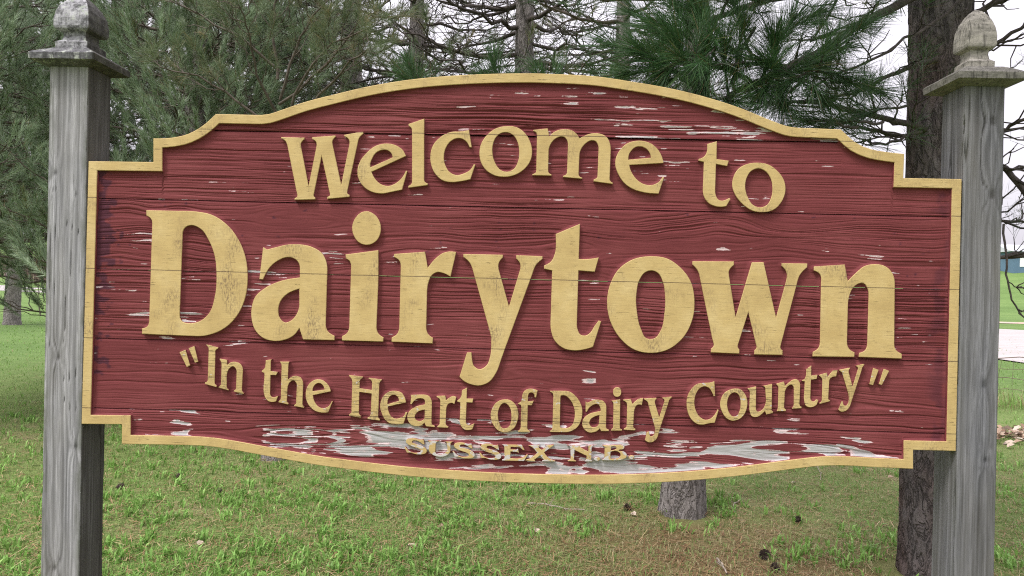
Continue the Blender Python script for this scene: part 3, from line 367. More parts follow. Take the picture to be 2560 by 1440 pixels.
def offset_in(P, d):
    n = len(P); A = 0.5 * np.sum(P[:, 0] * np.roll(P[:, 1], -1) - np.roll(P[:, 0], -1) * P[:, 1]); s = 1 if A > 0 else -1
    Q = np.zeros_like(P)
    for i in range(n):
        a = P[i] - P[i - 1]; b = P[(i + 1) % n] - P[i]; a = a / np.hypot(*a); b = b / np.hypot(*b)
        na = np.array([-a[1], a[0]]) * s; nb = np.array([-b[1], b[0]]) * s; mm = na + nb; mm /= (np.hypot(*mm) + 1e-9)
        Q[i] = P[i] + mm * d / max(0.35, np.dot(mm, na))
    return Q
FW = 0.033
def pdist(Q, P):
    A, B = P, np.roll(P, -1, axis=0); d = B - A; t = np.clip(((Q[:, None] - A[None]) * d[None]).sum(-1) / ((d * d).sum(-1)[None] + 1e-12), 0, 1)
    return np.sqrt((((A[None] + t[..., None] * d[None]) - Q[:, None]) ** 2).sum(-1)).min(1)
INNER = offset_in(OUT_, FW); INNER = INNER[pdist(INNER, OUT_) > FW * .985]
def solid(name, loops, y0, y1, bevel, parent, mats):
    """extruded flat shape (outer loop and holes in x, z) between y0 (front) and y1; gold face, red edges"""
    cu = bpy.data.curves.new(name, 'CURVE'); cu.dimensions = '2D'; cu.fill_mode = 'BOTH'; cu.extrude = (y1 - y0) / 2 - bevel; cu.bevel_depth = bevel; cu.bevel_resolution = 0
    cu.offset = -bevel
    for L in loops:
        sp = cu.splines.new('POLY'); sp.points.add(len(L) - 1); sp.use_cyclic_u = True
        sp.points.foreach_set('co', np.concatenate([L, np.zeros((len(L), 1)), np.ones((len(L), 1))], 1).astype(np.float32).ravel())
    tmp = bpy.data.objects.new(name, cu); COL.objects.link(tmp)
    dg = bpy.context.evaluated_depsgraph_get(); me = bpy.data.meshes.new_from_object(tmp.evaluated_get(dg))
    bpy.data.objects.remove(tmp); bpy.data.curves.remove(cu)
    me.name = name; n = len(me.vertices); co = np.zeros(n * 3, np.float32); me.vertices.foreach_get('co', co); co = co.reshape(-1, 3)
    new = np.stack([co[:, 0], (y0 + y1) / 2 - co[:, 2], co[:, 1]], 1); me.vertices.foreach_set('co', new.ravel()); me.update()
    o = new_obj(name, me, parent); me.materials.clear()
    for q in mats: me.materials.append(q)
    nr = np.zeros(len(me.polygons) * 3, np.float32); me.polygons.foreach_get('normal', nr)
    me.polygons.foreach_set('material_index', (np.abs(nr.reshape(-1, 3)[:, 1]) < 0.35).astype(np.int32))
    me.polygons.foreach_set('use_smooth', np.zeros(len(me.polygons), bool)); me.update()
    return o

# ------------------------------------------------------------------ the sign
RED, SIDE = mat_red(), mat_side()
GOLD = mat_gold('worn_gold_paint', 0.36, None); GOLD2 = mat_gold('cracked_gold_paint', 0.44, 0.63); GOLD3 = mat_gold('flaking_gold_paint', 0.38, 0.52)
BORDER = mat_gold('gold_border_paint', 0.37, 0.74)
sign = empty('town_sign', (0, 0, GZ), 'carved red wooden welcome sign with gold lettering hung between two grey posts', 'sign')
inv = Matrix.Translation((0, 0, -GZ))
def on_sign(o): o.matrix_parent_inverse = inv; return o

glyphs = []
for word, ch, paths in LETTERS:
    glyphs.append((word, ch, [flatten(p, 0.005 if word in ('Dairytown', 'Welcome', 'to') else 0.003) for p in paths]))
# raster of the raised letters, for the sandblasted ramp round them
RS = 0.0025; X0, X1, Z0, Z1 = -1.6, 1.6, -0.66, 0.90
gx = np.arange(X0, X1, RS); gz = np.arange(Z0, Z1, RS)
MASK = np.zeros((len(gx), len(gz)))
def inside(L, xs, zs):
    Xg, Zg = np.meshgrid(xs, zs, indexing='ij'); c = np.zeros(Xg.shape, bool)
    for (x0, z0), (x1, z1) in zip(L, np.roll(L, -1, axis=0)):
        if z0 == z1: continue
        k = (z0 > Zg) != (z1 > Zg); c ^= k & (Xg < (x1 - x0) * (Zg - z0) / (z1 - z0) + x0)
    return c
for w_, ch, loops in glyphs:
    L = np.concatenate(loops); i0, i1 = np.searchsorted(gx, [L[:, 0].min(), L[:, 0].max()]); j0, j1 = np.searchsorted(gz, [L[:, 1].min(), L[:, 1].max()])
    c = np.zeros((i1 - i0, j1 - j0), bool)
    for l_ in loops: c ^= inside(l_, gx[i0:i1], gz[j0:j1])
    MASK[i0:i1, j0:j1] = np.maximum(MASK[i0:i1, j0:j1], c)
INM = inside(INNER, gx, gz); MASK = np.maximum(MASK, (~INM) * 0.75)
def box(a, r, ax):
    c = np.cumsum(np.pad(a, [(r + 1, r) if k == ax else (0, 0) for k in range(2)], mode='edge'), axis=ax)
    n = a.shape[ax]; return (np.take(c, np.arange(n) + 2 * r + 1, ax) - np.take(c, np.arange(n), ax)) / (2 * r + 1)
BL = MASK
for r in (3, 3): BL = box(box(BL, r, 0), r, 1)
def sample(a, x, z):
    u = np.clip((x - X0) / RS, 0, len(gx) - 1.001); v = np.clip((z - Z0) / RS, 0, len(gz) - 1.001)
    i = u.astype(int); j = v.astype(int); u = u - i; v = v - j
    return (a[i, j] * (1 - u) + a[i + 1, j] * u) * (1 - v) + (a[i, j + 1] * (1 - u) + a[i + 1, j + 1] * u) * v
def span(xs, P, top):
    """topmost / lowest height of outline P above each x"""
    best = np.full(len(xs), -9.0 if top else 9.0)
    for (x0, z0), (x1, z1) in zip(P, np.roll(P, -1, axis=0)):
        if abs(x1 - x0) < 1e-9: continue
        k = (xs >= min(x0, x1)) & (xs <= max(x0, x1)); z = z0 + (z1 - z0) * (xs - x0) / (x1 - x0)
        best = np.where(k, np.maximum(best, z) if top else np.minimum(best, z), best)
    return best
HALF = offset_in(OUT_, FW * 0.45)
# amplitude (m), line spacing (m), slow waviness (m), wave length (m), knots (x, z, strength, rx, rz)
PL = [dict(a=.0082, s=.0110, w=.010, l=.55, knots=[(0.15, .86, -.03, .30, .05)]),
      dict(a=.0056, s=.0098, w=.008, l=.50, knots=[(-.2, .43, .012, .5, .08)]),
      dict(a=.0046, s=.0115, w=.026, l=.34, knots=[(-.80, .285, -.045, .16, .045), (.20, .20, -.05, .10, .05), (.28, .14, .03, .09, .03), (-.45, .13, .03, .2, .04), (.95, .26, .03, .12, .06)]),
      dict(a=.0082, s=.0092, w=.007, l=.36, knots=[(-.1, -.03, .008, .3, .1)]),
      dict(a=.0056, s=.0115, w=.020, l=.40, knots=[(-.05, -.25, -.030, .22, .06), (.25, -.26, -.028, .14, .05), (-.9, -.30, .03, .25, .06), (1.0, -.33, -.035, .25, .05)]),
      dict(a=.0052, s=.0125, w=.018, l=.42, knots=[(-.75, -.50, -.05, .22, .04), (1.0, -.50, -.05, .20, .04), (.2, -.55, .02, .3, .05)])]
DEPTH = 0.0155
bounds = [(SEAMS[0], None)] + [(SEAMS[k + 1], SEAMS[k]) for k in range(4)] + [(None, SEAMS[4])]
for k, (lo, hi) in enumerate(bounds):
    q = PL[k]
    xs = np.arange(-1.54, 1.5401, 0.0070)
    t = np.min([span(np.clip(xs + d, -1.555, 1.555), HALF, True) for d in (-.016, -.008, 0, .008, .016)], axis=0)
    b = np.max([span(np.clip(xs + d, -1.555, 1.555), HALF, False) for d in (-.016, -.008, 0, .008, .016)], axis=0)
    zt = t if hi is None else np.minimum(t, hi - 0.0008); zb = b if lo is None else np.maximum(b, lo + 0.0008)
    ok = zt - zb > 0.004; xs = xs[ok]; zt = zt[ok]; zb = zb[ok]
    nr_ = int(np.max(zt - zb) / 0.00165) + 2
    v = np.linspace(0, 1, nr_)[None, :]; X = np.repeat(xs[:, None], nr_, 1); Z = zb[:, None] + (zt - zb)[:, None] * v
    u = Z + q['w'] * (fbm(X / q['l'], Z / 0.16, 40 + k, 3) - 0.5) * 2
    rings = np.zeros_like(Z)
    for (kx, kz, st, rx, rz) in q['knots']:
        e = np.exp(-((X - kx) / rx) ** 2 - ((Z - kz) / rz) ** 2); u = u + st * e * np.sign(Z - kz + 1e-6) * np.abs(np.tanh((Z - kz) / (rz * .35))); rings = np.maximum(rings, e)
    u = u + 0.010 * (sample(BL, X, Z) - 0.3) * (vn(X * 9, Z * 9, 7) - .3)
    s_ = q['s']
    r1 = vn(X * 1.6, u / (s_ * .62), 3 + k); r2 = vn(X * 3.5 + 9, u / (s_ * .36), 30 + k); r3 = vn(X * 14, u / (s_ * .3), 60 + k)
    rid = 1 - np.abs(2 * (0.62 * r1 + 0.38 * r2) - 1); rid = np.clip((rid - 0.22) / 0.62, 0, 1) ** 0.8
    rid = 0.8 * rid + 0.2 * r3
    act = 0.45 + 0.75 * sstep(.3, .7, fbm(X * 1.4, Z * 7, 80 + k, 3))         # calm and deeply cut stretches
    h = q['a'] * act * (rid - 0.6)
    h = h + 0.0030 * (fbm(X * 2.2, Z * 13, 90 + k, 3) - .5)
    e0 = np.minimum(Z - zb[:, None] if lo is not None else 9, 9); e1 = np.minimum(zt[:, None] - Z if hi is not None else 9, 9)
    joint = (0.0085 if k in (1,) else .0060) * np.exp(-e1 / 0.0030) + 0.0010 * np.exp(-e0 / 0.003)
    h = h - joint + (0.0030 if k == 0 else .0012) * np.exp(-e0 / .012)
    bl = sample(BL, X, Z); h = h + 0.0090 * sstep(0.10, 0.62, bl)
    h = np.minimum(h, 0.0120)
    # worn paint
    n2 = fbm(X * 2.2 + 3, u * 16, 140 + k, 3)
    flow = fbm(X * 7.0 + 3.0 * n2, u * 40 + 2.5 * n2, 150 + k, 4); frag = fbm(X * 11, u * 105, 170 + k, 3)
    if k == 5:
        reg = np.exp(-((X + .38) / .50) ** 2) + .95 * np.exp(-((X - .50) / .62) ** 2) + .75 * np.exp(-((X - 1.22) / .12) ** 2) + .25 * np.exp(-((X + 1.15) / .15) ** 2)
        low = sstep(SEAMS[4] - .020, SEAMS[4] - .065, Z)
        peel = .66 * flow + .30 * frag + 0.075 * np.minimum(reg, 1) * low - .06 * (1 - low) + .05 * rid
    elif k == 0:
        peel = .38 * frag + .08 * flow + .19 * rid + .035 + 0.075 * sstep(.1, .6, X) * sstep(.82, .68, Z) - .03 * sstep(-.1, -.6, X) + .06 * np.exp(-e0 / .005) * sstep(.0, .5, X)
    else:
        spot = 0
        for (sx, sz, sr) in [(-1.33, .20, .10), (-.80, .24, .14), (-.70, .17, .10), (1.28, .18, .10), (1.42, .10, .06), (-1.2, -.06, .22), (-1.0, .06, .18), (1.40, -.08, .13), (.52, .53, .17), (-.35, .11, .12), (-1.25, .12, .1)]:
            spot = np.maximum(spot, np.exp(-((X - sx) / sr) ** 2 - ((Z - sz) / (sr * .45)) ** 2))
        peel = .38 * frag + .07 * flow + .15 * rid + .03 + 0.085 * spot + .05 * np.exp(-e0 / .004) * (n2 > .55)
    cov = (.050, .004, .005, .010, .003, .27)[k]; inn = sample(MASK, X, Z) < .3; peel = .5 + (peel - np.quantile(peel[inn], 1 - cov)) * 1.25
    dark = .9 * sstep(.50, .60, .62 * np.exp(-((X + 1.515) / .060) ** 2) * sstep(-.34, -.25, Z) + 1.1 * (fbm(X * 34, Z * 45, 7, 4) - .5) + (.17 if k == 2 else -.04))
    dark = np.maximum(dark, .5 * np.exp(-((X - 1.50) / .035) ** 2) * sstep(.42, .6, fbm(X * 26, Z * 22, 9, 3)))
    dark = np.maximum(dark, .7 * (k == 0) * sstep(.45, .62, fbm(X * 6, Z * 22, 19, 3)) * sstep(.76, .83, Z))
    Y = DEPTH - h + 0.0006 * (peel > .5)
    n_, m_ = X.shape
    V = np.stack([X, Y, Z], -1).reshape(-1, 3); F = grid_faces(n_, m_)
    idx = np.arange(n_ * m_).reshape(n_, m_)
    ring = np.concatenate([idx[:, 0], idx[-1, 1:], idx[-2::-1, -1], idx[0, -2:0:-1]])
    back = V[ring].copy(); back[:, 1] = 0.047; nb = len(ring); base = len(V)
    SK = np.stack([ring, base + np.arange(nb), base + (np.arange(nb) + 1) % nb, np.roll(ring, -1)], 1)[:, ::-1]
    V = np.concatenate([V, back]); pe = np.concatenate([peel.ravel(), np.zeros(nb)]); da = np.concatenate([dark.ravel(), np.zeros(nb)])
    # flat back: strips between the lower and the upper edge
    lowr = base + np.arange(n_)
    upr = base + n_ + (m_ - 1) - 1 + (n_ - 1 - np.arange(n_))
    BK = np.stack([lowr[:-1], upr[:-1], upr[1:], lowr[1:]], 1)
    on_sign(new_obj('plank', mesh_np('plank', V, [F, SK, BK], {'peel': pe, 'dark': da}), sign, RED))
def border():
    from mathutils.geometry import tessellate_polygon
    IN_ = offset_in(INNER, -.0018); O2 = offset_in(OUT_, .0018); V = []; F = []; Mi = []; base = [0]
    def ring(P, y): V.append(np.stack([P[:, 0], np.full(len(P), y), P[:, 1]], 1)); base.append(base[-1] + len(P)); return base[-2]
    def wall(a, b, n, mi): i = np.arange(n); j = (i + 1) % n; F.append(np.stack([a + i, a + j, b + j, b + i], 1)); Mi.extend([mi] * n)
    no, ni = len(OUT_), len(INNER)
    r = [ring(OUT_, .05), ring(OUT_, .0018), ring(O2, 0.0), ring(IN_, 0.0), ring(INNER, .0018), ring(INNER, .024)]
    wall(r[0], r[1], no, 0); wall(r[1], r[2], no, 0); wall(r[3], r[4], ni, 0); wall(r[4], r[5], ni, 1)
    T = tessellate_polygon([[Vector((x, z, 0)) for x, z in O2], [Vector((x, z, 0)) for x, z in IN_[::-1]]])
    mp = np.concatenate([r[2] + np.arange(no), r[3] + np.arange(ni)[::-1]]); T = mp[np.array(T)]; Mi.extend([0] * len(T))
    me = mesh_np('border', np.concatenate(V), [np.concatenate(F), T], None, False); o = new_obj('border', me, sign, [BORDER, SIDE])
    me.polygons.foreach_set('material_index', np.array(Mi, np.int32))
    bm = bmesh.new(); bm.from_mesh(me); bmesh.ops.recalc_face_normals(bm, faces=bm.faces); bm.to_mesh(me); bm.free()
    return o
o = on_sign(border()); o['label'] = 'raised gold border following the curved outline'
last_i = None
for word, ch, loops in glyphs:
    big = word in ('Dairytown', 'Welcome', 'to'); g = GOLD if big else (GOLD3 if word in ('SUSSEX', 'N.B.') else GOLD2)
    name = {'mark': 'quotation_mark', 'dot': 'dot', 'period': 'period'}.get(ch, 'letter')
    yb = 0.0165 if big else .016
    par = last_i if ch == 'dot' else sign
    o = solid(name, loops, 0.0004, yb + .004, 0.0016 if big else 0.0010, par, [g, SIDE]); o.matrix_parent_inverse = inv
    if ch == 'dot': o.matrix_parent_inverse = Matrix.Identity(4)
    if name == 'letter': o['label'] = 'letter %s of %s' % (ch, word)
    if ch == 'i': last_i = o

# ------------------------------------------------------------------ posts with caps and finials
def make_post(name, xc, w, tone, seed, knots, moss, lichen, label, ztop, lean, stain_shade_face=-1, fw=1.0, fh=1.0):
    pm = mat_post('weathered_post_wood', tone); cm = mat_cap('weathered_cap_wood', lichen, (tuple(.42 * t for t in tone) if lichen else (.72, .68, .60))); fm = mat_cap('weathered_finial_wood', lichen, (tuple(1.05 * t for t in tone) if lichen else (1.25, 1.16, 1.02)))
    nper = 44; nz = 170; z = np.linspace(GZ - .25, ztop, nz); r = 0.006; hw = w / 2
    ring = []; nor = []; loc = []; face = []
    for f in range(4):
        a = f * math.pi / 2; ca, sa = math.cos(a), math.sin(a)
        for t in np.linspace(-1, 1, nper, endpoint=False) + 1.0 / nper:
            s = t * hw; ed = hw - abs(s); d = hw - (r - math.sqrt(max(0, r * r - (r - ed) ** 2)) if ed < r else 0)
            x, y = s, -d; ring.append((ca * x - sa * y, sa * x + ca * y)); nor.append((sa, -ca)); loc.append(s); face.append(f)
    ring = np.array(ring); nor = np.array(nor); loc = np.array(loc); face = np.array(face); n_ = len(ring)
    S = np.repeat(loc[:, None], nz, 1); Zg = np.repeat(z[None, :], n_, 0); fo = face[:, None] * 3.7
    u = S + .016 * (fbm(Zg * 1.3 + fo, S * 5 + fo, seed, 3) - .5) * 2
    kn = np.zeros_like(S)
    for (f, ks, kz, st, rr) in knots:
        on = face[:, None] == f; dx = (S - ks) / rr; dz = (Zg - kz) / (rr * 2.3); e = np.exp(-dx * dx - dz * dz) * on
        u = u + st * e * np.sign(S - ks) * np.tanh(np.abs(S - ks) / (rr * .5)); kn = np.maximum(kn, np.exp(-(dx * dx + (dz * 1.5) ** 2) * 9) * on)
    g1 = vn(u / .0062 + fo, Zg * 1.2 + fo, seed + 5); g2 = vn(u / .0026 + fo, Zg * 3 + fo, seed + 6); g3 = fbm(S * 60 + fo, Zg * 5, seed + 8, 3)
    g4 = vn(u / .0125 + fo, Zg * .7 + fo, seed + 7); grain = .34 * g1 + .16 * g2 + .22 * g3 + .28 * np.abs(2 * g4 - 1)
    ck = vn(u / .020 + fo * 3, Zg * .8 + fo, seed + 9); crack = sstep(.035, .0, np.abs(ck - .5)) * sstep(.40, .52, fbm(Zg * 1.1 + fo, S * 3 + fo, seed + 12, 2))
    grain = np.clip(grain * 1.25 - .12 - .75 * crack - .55 * kn, 0, 1)
    h = .0016 * (grain - .5) - .004 * crack - .003 * kn + .002 * (fbm(Zg * 3 + fo, S * 8, seed + 15, 3) - .5)
    edge = sstep(hw * .93, hw, np.abs(S)); h = h - edge * .006 * fbm(Zg * 9 + fo, S * 0 + fo, seed + 17, 3)
    stain_shade = (face == stain_shade_face)[:, None] * np.clip(.92 + .4 * (fbm(S * 24 + 3, Zg * 4, seed + 30, 4) - .5), 0, 1)  # one whole face darkened: algae stain plus tree shade put into the colour
    mo = np.clip(sstep(.55, 1, np.abs(S) / hw) * moss + .15 * moss, 0, 1)
    P = np.stack([np.repeat(ring[:, :1], nz, 1) + nor[:, :1] * h, np.repeat(ring[:, 1:], nz, 1) + nor[:, 1:] * h, Zg], -1)
    P[..., 0] += xc + lean * (Zg - .8); P[..., 1] += hw + .004
    V = P.reshape(-1, 3); F = grid_faces(n_, nz, True)
    idx = np.arange(n_ * nz).reshape(n_, nz)
    me = mesh_np(name, V, [F, np.array([idx[::1, -1]])], {'grain': grain, 'moss': mo, 'stain_shade': stain_shade})
    po = on_sign(new_obj('post', me, sign, pm)); po['label'] = label
    cx_, cy_ = xc + lean * (ztop - .8), hw
    def sq(name, prof, rnd, mat, wob):
        """square turned piece: profile of (height, half width) with softened corners"""
        q_ = np.array([-.965, -.8, -.5, -.2, .2, .5, .8, .965]); per = 32; ux = []; uy = []; fc = []
        for f in range(4):
            a = f * math.pi / 2; ca, sa = round(math.cos(a)), round(math.sin(a))
            for t in q_: ux.append(ca * t + sa); uy.append(sa * t - ca); fc.append(f)
        ux, uy, fc = np.array(ux), np.array(uy), np.array(fc)
        prof = np.array(prof, float)
        if name == 'finial': prof = np.stack([.0605 + (prof[:, 0] - .0605) * fh, prof[:, 1] * fw], 1)
        hh = prof[:, 0]; ww = prof[:, 1]
        P = np.zeros((per, len(hh), 3)); P[..., 0] = ux[:, None] * ww[None]; P[..., 1] = uy[:, None] * ww[None]; P[..., 2] = hh[None]
        nzv = fbm(P[..., 0] * 30 + 5 * P[..., 1] + seed, P[..., 2] * 30 + 9 * P[..., 1], seed + 3, 3) - .5
        P[..., :2] *= (1 + wob * nzv[..., None]); P[..., 2] += wob * .05 * nzv
        P += np.array([cx_, cy_, ztop])
        idx = np.arange(per * len(hh)).reshape(per, len(hh))
        me = mesh_np(name, P.reshape(-1, 3), [grid_faces(per, len(hh), True), np.array([idx[:, -1]]), np.array([idx[::-1, 0]])], {'stain_shade': np.repeat((fc == stain_shade_face) * 1.0, len(hh))}, False)
        return new_obj(name, me, po, mat)
    o_ = .047
    def fine(pr, k=4):
        out = []
        for (a, b), (c, d) in zip(pr[:-1], pr[1:]):
            out += [(a + (c - a) * t / k, b + (d - b) * t / k) for t in range(k)]
        return out + [pr[-1]]
    sq('cap', fine([(-.010, hw + .004), (-.006, hw + .018), (.004, hw + o_), (.026, hw + o_ + .002), (.031, hw + o_ - .004), (.060, .066), (.062, .060)]), 30, cm, .03)
    sq('finial', fine([(.0605, .060), (.084, .061), (.088, .055), (.094, .045), (.110, .041), (.124, .043), (.130, .060), (.134, .064), (.142, .066), (.170, .066), (.200, .061), (.226, .050), (.248, .034), (.262, .020), (.268, .008)], 3), 15, fm, .03)
    return po
ZT = at(160, 152, -.03)[2]
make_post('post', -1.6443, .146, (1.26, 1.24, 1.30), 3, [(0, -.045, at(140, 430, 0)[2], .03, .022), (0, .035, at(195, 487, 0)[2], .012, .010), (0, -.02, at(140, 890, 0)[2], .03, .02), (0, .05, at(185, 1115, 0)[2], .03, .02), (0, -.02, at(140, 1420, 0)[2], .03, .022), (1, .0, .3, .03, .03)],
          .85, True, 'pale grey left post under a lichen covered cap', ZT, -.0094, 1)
ZT2 = at(2460, 201, -.03)[2]
make_post('post', 1.634, .143, (.60, .60, .655), 21, [(0, .03, at(2475, 300, 0)[2], .035, .03), (0, .035, at(2470, 485, 0)[2], .045, .03), (0, .02, at(2440, 960, 0)[2], .03, .025), (0, .03, at(2450, 1150, 0)[2], .05, .02), (3, 0, .2, .03, .03)],
          .3, False, 'darker grey right post with large knots under a bare cap', ZT2, 0.0, -1, .76, 1.06)

# ------------------------------------------------------------------ ground
def terrain(x, y):
    """height of the ground: a flat lawn, a field that rises beyond the road"""
    x = np.asarray(x, float); y = np.asarray(y, float)
    d = np.hypot(x, y + 2.6)
    far = sstep(88, 205, d) * 14.0 * (0.85 + .15 * np.sin(x * .011 + 1.0))
    return GZ + far + .020 * (fbm(x * .9, y * .9, 5, 3) - .5) * (d > .5)
def mat_lawn():
    k = M('lawn_soil_and_thatch'); v = k.coord()
    big = k.noise(k.coord((.55, .55, .55)), 1, 4, .6); mid = k.noise(k.coord((3.2, 3.2, 3.2)), 1, 5, .65); fine = k.noise(k.coord((55, 55, 55)), 1, 4, .7)
    straw = k.noise(k.coord((28, 160, 60)), 1, 3, .7)
    gr = k.ramp(fine, [(.3, (.11, .145, .045)), (.6, (.19, .25, .080)), (.8, (.27, .31, .13))])
    th = k.ramp(straw, [(.3, (.17, .135, .075)), (.55, (.30, .24, .14)), (.75, (.43, .36, .23))])
    f = k.math('ADD', k.math('MULTIPLY', mid, .7), k.math('MULTIPLY', big, .5))
    c = k.mix(k.ramp(f, [(.60, 0.0), (.80, .75)]), gr, th)
    # the rust of fallen needles round the pines
    geo = k.n('TexCoord'); sub = k.n('VectorMath', operation='DISTANCE'); k.l(geo.outputs['Object'], sub.inputs[0]); sub.inputs[1].default_value = (1.25, 1.6, GZ)
    w = k.math('MULTIPLY', k.ramp(k.math('ADD', k.math('MULTIPLY', sub.outputs['Value'], .42), k.math('MULTIPLY', k.math('SUBTRACT', mid, .5), .9)), [(.15, 1.0), (.60, 0.0)]), .75)
    c = k.mix(w, c, k.ramp(straw, [(.3, (.13, .075, .04)), (.7, (.28, .17, .10))]))
    # far away the turf reads as a clean spring green
    sp2 = k.n('VectorMath', operation='LENGTH'); k.l(geo.outputs['Object'], sp2.inputs[0])
    c = k.mix(k.ramp(k.math('MULTIPLY', sp2.outputs['Value'], .02), [(.14, 0.0), (.32, 1.0)]), c, k.ramp(k.math('ADD', k.math('MULTIPLY', k.noise(k.coord((.08, .22, .1)), 1, 4, .7), .6), k.math('MULTIPLY', mid, .4)), [(.3, (.075, .125, .036)), (.5, (.115, .185, .055)), (.7, (.17, .235, .08))]))
    k.color(c); k.rough(.95); k.b.inputs['Specular IOR Level'].default_value = .1; k.bump(k.math('ADD', fine, straw), .8, .02); return k.m
rr = np.concatenate([np.linspace(0, 12, 40), np.geomspace(12.5, 900, 60)]); aa = np.linspace(0, 2 * np.pi, 120, endpoint=False)
Xg = np.cos(aa)[:, None] * rr[None]; Yg = np.sin(aa)[:, None] * rr[None] - 2.6
V = np.stack([Xg, Yg, terrain(Xg, Yg)], -1).reshape(-1, 3)
tag(new_obj('ground', mesh_np('ground', V, [grid_faces(120, len(rr), True)[:, ::-1]]), None, mat_lawn()), kind='structure')

def strip(name, pts, widths, mat, dz, kind='structure'):
    pts = np.array(pts, float); t = np.gradient(pts, axis=0); t /= np.linalg.norm(t, axis=1)[:, None]; nn = np.stack([-t[:, 1], t[:, 0]], 1)
    w = np.broadcast_to(np.array(widths, float), (len(pts),)); cols = np.linspace(-.5, .5, 7)
    P = pts[:, None] + nn[:, None] * (w[:, None] * cols[None])[..., None]
    V = np.concatenate([P, terrain(P[..., 0], P[..., 1])[..., None] + dz], -1).reshape(-1, 3)
    F = grid_faces(len(pts), 7)
    return tag(new_obj(name, mesh_np(name, V, F), None, mat), kind=kind)
def smooth_path(P, n=60):
    P = np.array(P, float); t = np.linspace(0, 1, len(P)); tt = np.linspace(0, 1, n)
    for _ in range(3):
        Q = np.stack([np.interp(tt, t, P[:, 0]), np.interp(tt, t, P[:, 1])], 1)
    k = np.ones(7) / 7
    for a in range(2):
        pad = np.pad(Q[:, a], 3, mode='edge'); Q[:, a] = np.convolve(pad, k, 'valid')
    return Q
gravel = M('pale_gravel'); gf = gravel.noise(gravel.coord((30, 30, 30)), 1, 5, .8); gb = gravel.noise(gravel.coord((.5, 2, 1)), 1, 4)
gravel.color(gravel.mix(.5, gravel.ramp(gf, [(.3, (.25, .225, .215)), (.7, (.42, .385, .375))]), gravel.ramp(gb, [(.3, (.28, .25, .24)), (.7, (.44, .41, .405))]))); gravel.rough(.95)
strip('road', smooth_path([(-150, 76), (-90, 79), (-50, 78), (-22, 70), (-2, 60), (14, 46), (24, 28), (28, 10), (29, -12)], 90), [6.5] * 45 + list(np.linspace(6.5, 40, 45)), gravel.m, .03)
dirt = mat_plain('pinkish_dirt', (.42, .31, .25), .95, .2, 3)
strip('path', smooth_path([(8, 66), (40, 55), (75, 52), (140, 60)], 40), 5.0, dirt, .03)

# ------------------------------------------------------------------ grass, litter
def hit(x, y):                                            # nothing grows inside the posts, trunks or on the road
    k = (np.abs(x + 1.64) < .10) & (np.abs(y - .07) < .10) | (np.abs(x - 1.634) < .10) & (np.abs(y - .07) < .10)
    for (tx, ty, r) in TRUNKS: k |= np.hypot(x - tx, y - ty) < r
    return k
TRUNKS = [(2.25, 1.62, .20), (1.16, 2.42, .16)]
def scatter(n, r0, r1, power=1.0, half=44):
    u = RNG.random(n); r = (r0 ** (1 - power) + u * (r1 ** (1 - power) - r0 ** (1 - power))) ** (1 / (1 - power)) if power != 1 else r0 * (r1 / r0) ** u
    a = np.radians(RNG.uniform(-half, half, n)) + YAW * 0
    x = CAM[0] + r * np.sin(a); y = CAM[1] + r * np.cos(a); k = ~hit(x, y)
    return x[k], y[k], r[k]
def patchy(x, y): return .6 * fbm(x * 1.1, y * 1.1, 201, 4) + .4 * fbm(x * 4, y * 4, 205, 3)
def blades(x, y, hgt, wid, lean, tint):
    n = len(x); z = terrain(x, y) - .004; az = RNG.uniform(0, 2 * np.pi, n); d = np.stack([np.cos(az), np.sin(az)], 1)
    fz = az + RNG.uniform(.9, 2.2, n); w = np.stack([np.cos(fz), np.sin(fz)], 1) * wid[:, None] * .5
    b = np.stack([x, y, z], 1); L = (lean * hgt)[:, None]
    mid = b.copy(); mid[:, :2] += d * L * .35; mid[:, 2] += hgt * .6
    tip = b.copy(); tip[:, :2] += d * L; tip[:, 2] += hgt * np.clip(1.05 - lean * .45, .25, 1.0)
    W3 = np.concatenate([w, np.zeros((n, 1))], 1)
    V = np.stack([b - W3 * .7, b + W3 * .7, mid + W3, mid - W3, tip], 1).reshape(-1, 3); i = np.arange(n)[:, None] * 5
    return V, i + np.array([[0, 1, 2, 3]]), i + np.array([[3, 2, 4]]), np.repeat(tint, 5)
grass_stops = [(0.0, (.30, .23, .125)), (.22, (.40, .34, .19)), (.34, (.25, .30, .11)), (.62, (.16, .28, .065)), (.85, (.20, .38, .08)), (1.0, (.33, .52, .15))]
GRASS = mat_leaf('grass_blade', grass_stops, .5, .35, .3)
ga = Acc()
x, y, r = scatter(135000, 3.0, 11, 1.35); pt = patchy(x, y); rust = np.exp(-(np.hypot(x - 1.25, y - 1.6) / 1.3) ** 2)
keep = RNG.random(len(x)) < .62 + 1.3 * (pt - .38) - .30 * rust; x, y, pt, rust = x[keep], y[keep], pt[keep], rust[keep]; n = len(x)
left = sstep(.6, -1.4, x)
tint = np.clip(.50 + .9 * (pt - .5) + RNG.normal(0, .13, n) + .10 * left - .18 * rust, 0, .95); dry = RNG.random(n) < .24 - .08 * left + .22 * rust; tint[dry] = RNG.uniform(0, .26, dry.sum())
ga.add(*blades(x, y, RNG.uniform(.022, .060, n) * (.8 + .5 * pt), RNG.uniform(.0030, .0065, n), RNG.uniform(.2, 1.3, n), tint))
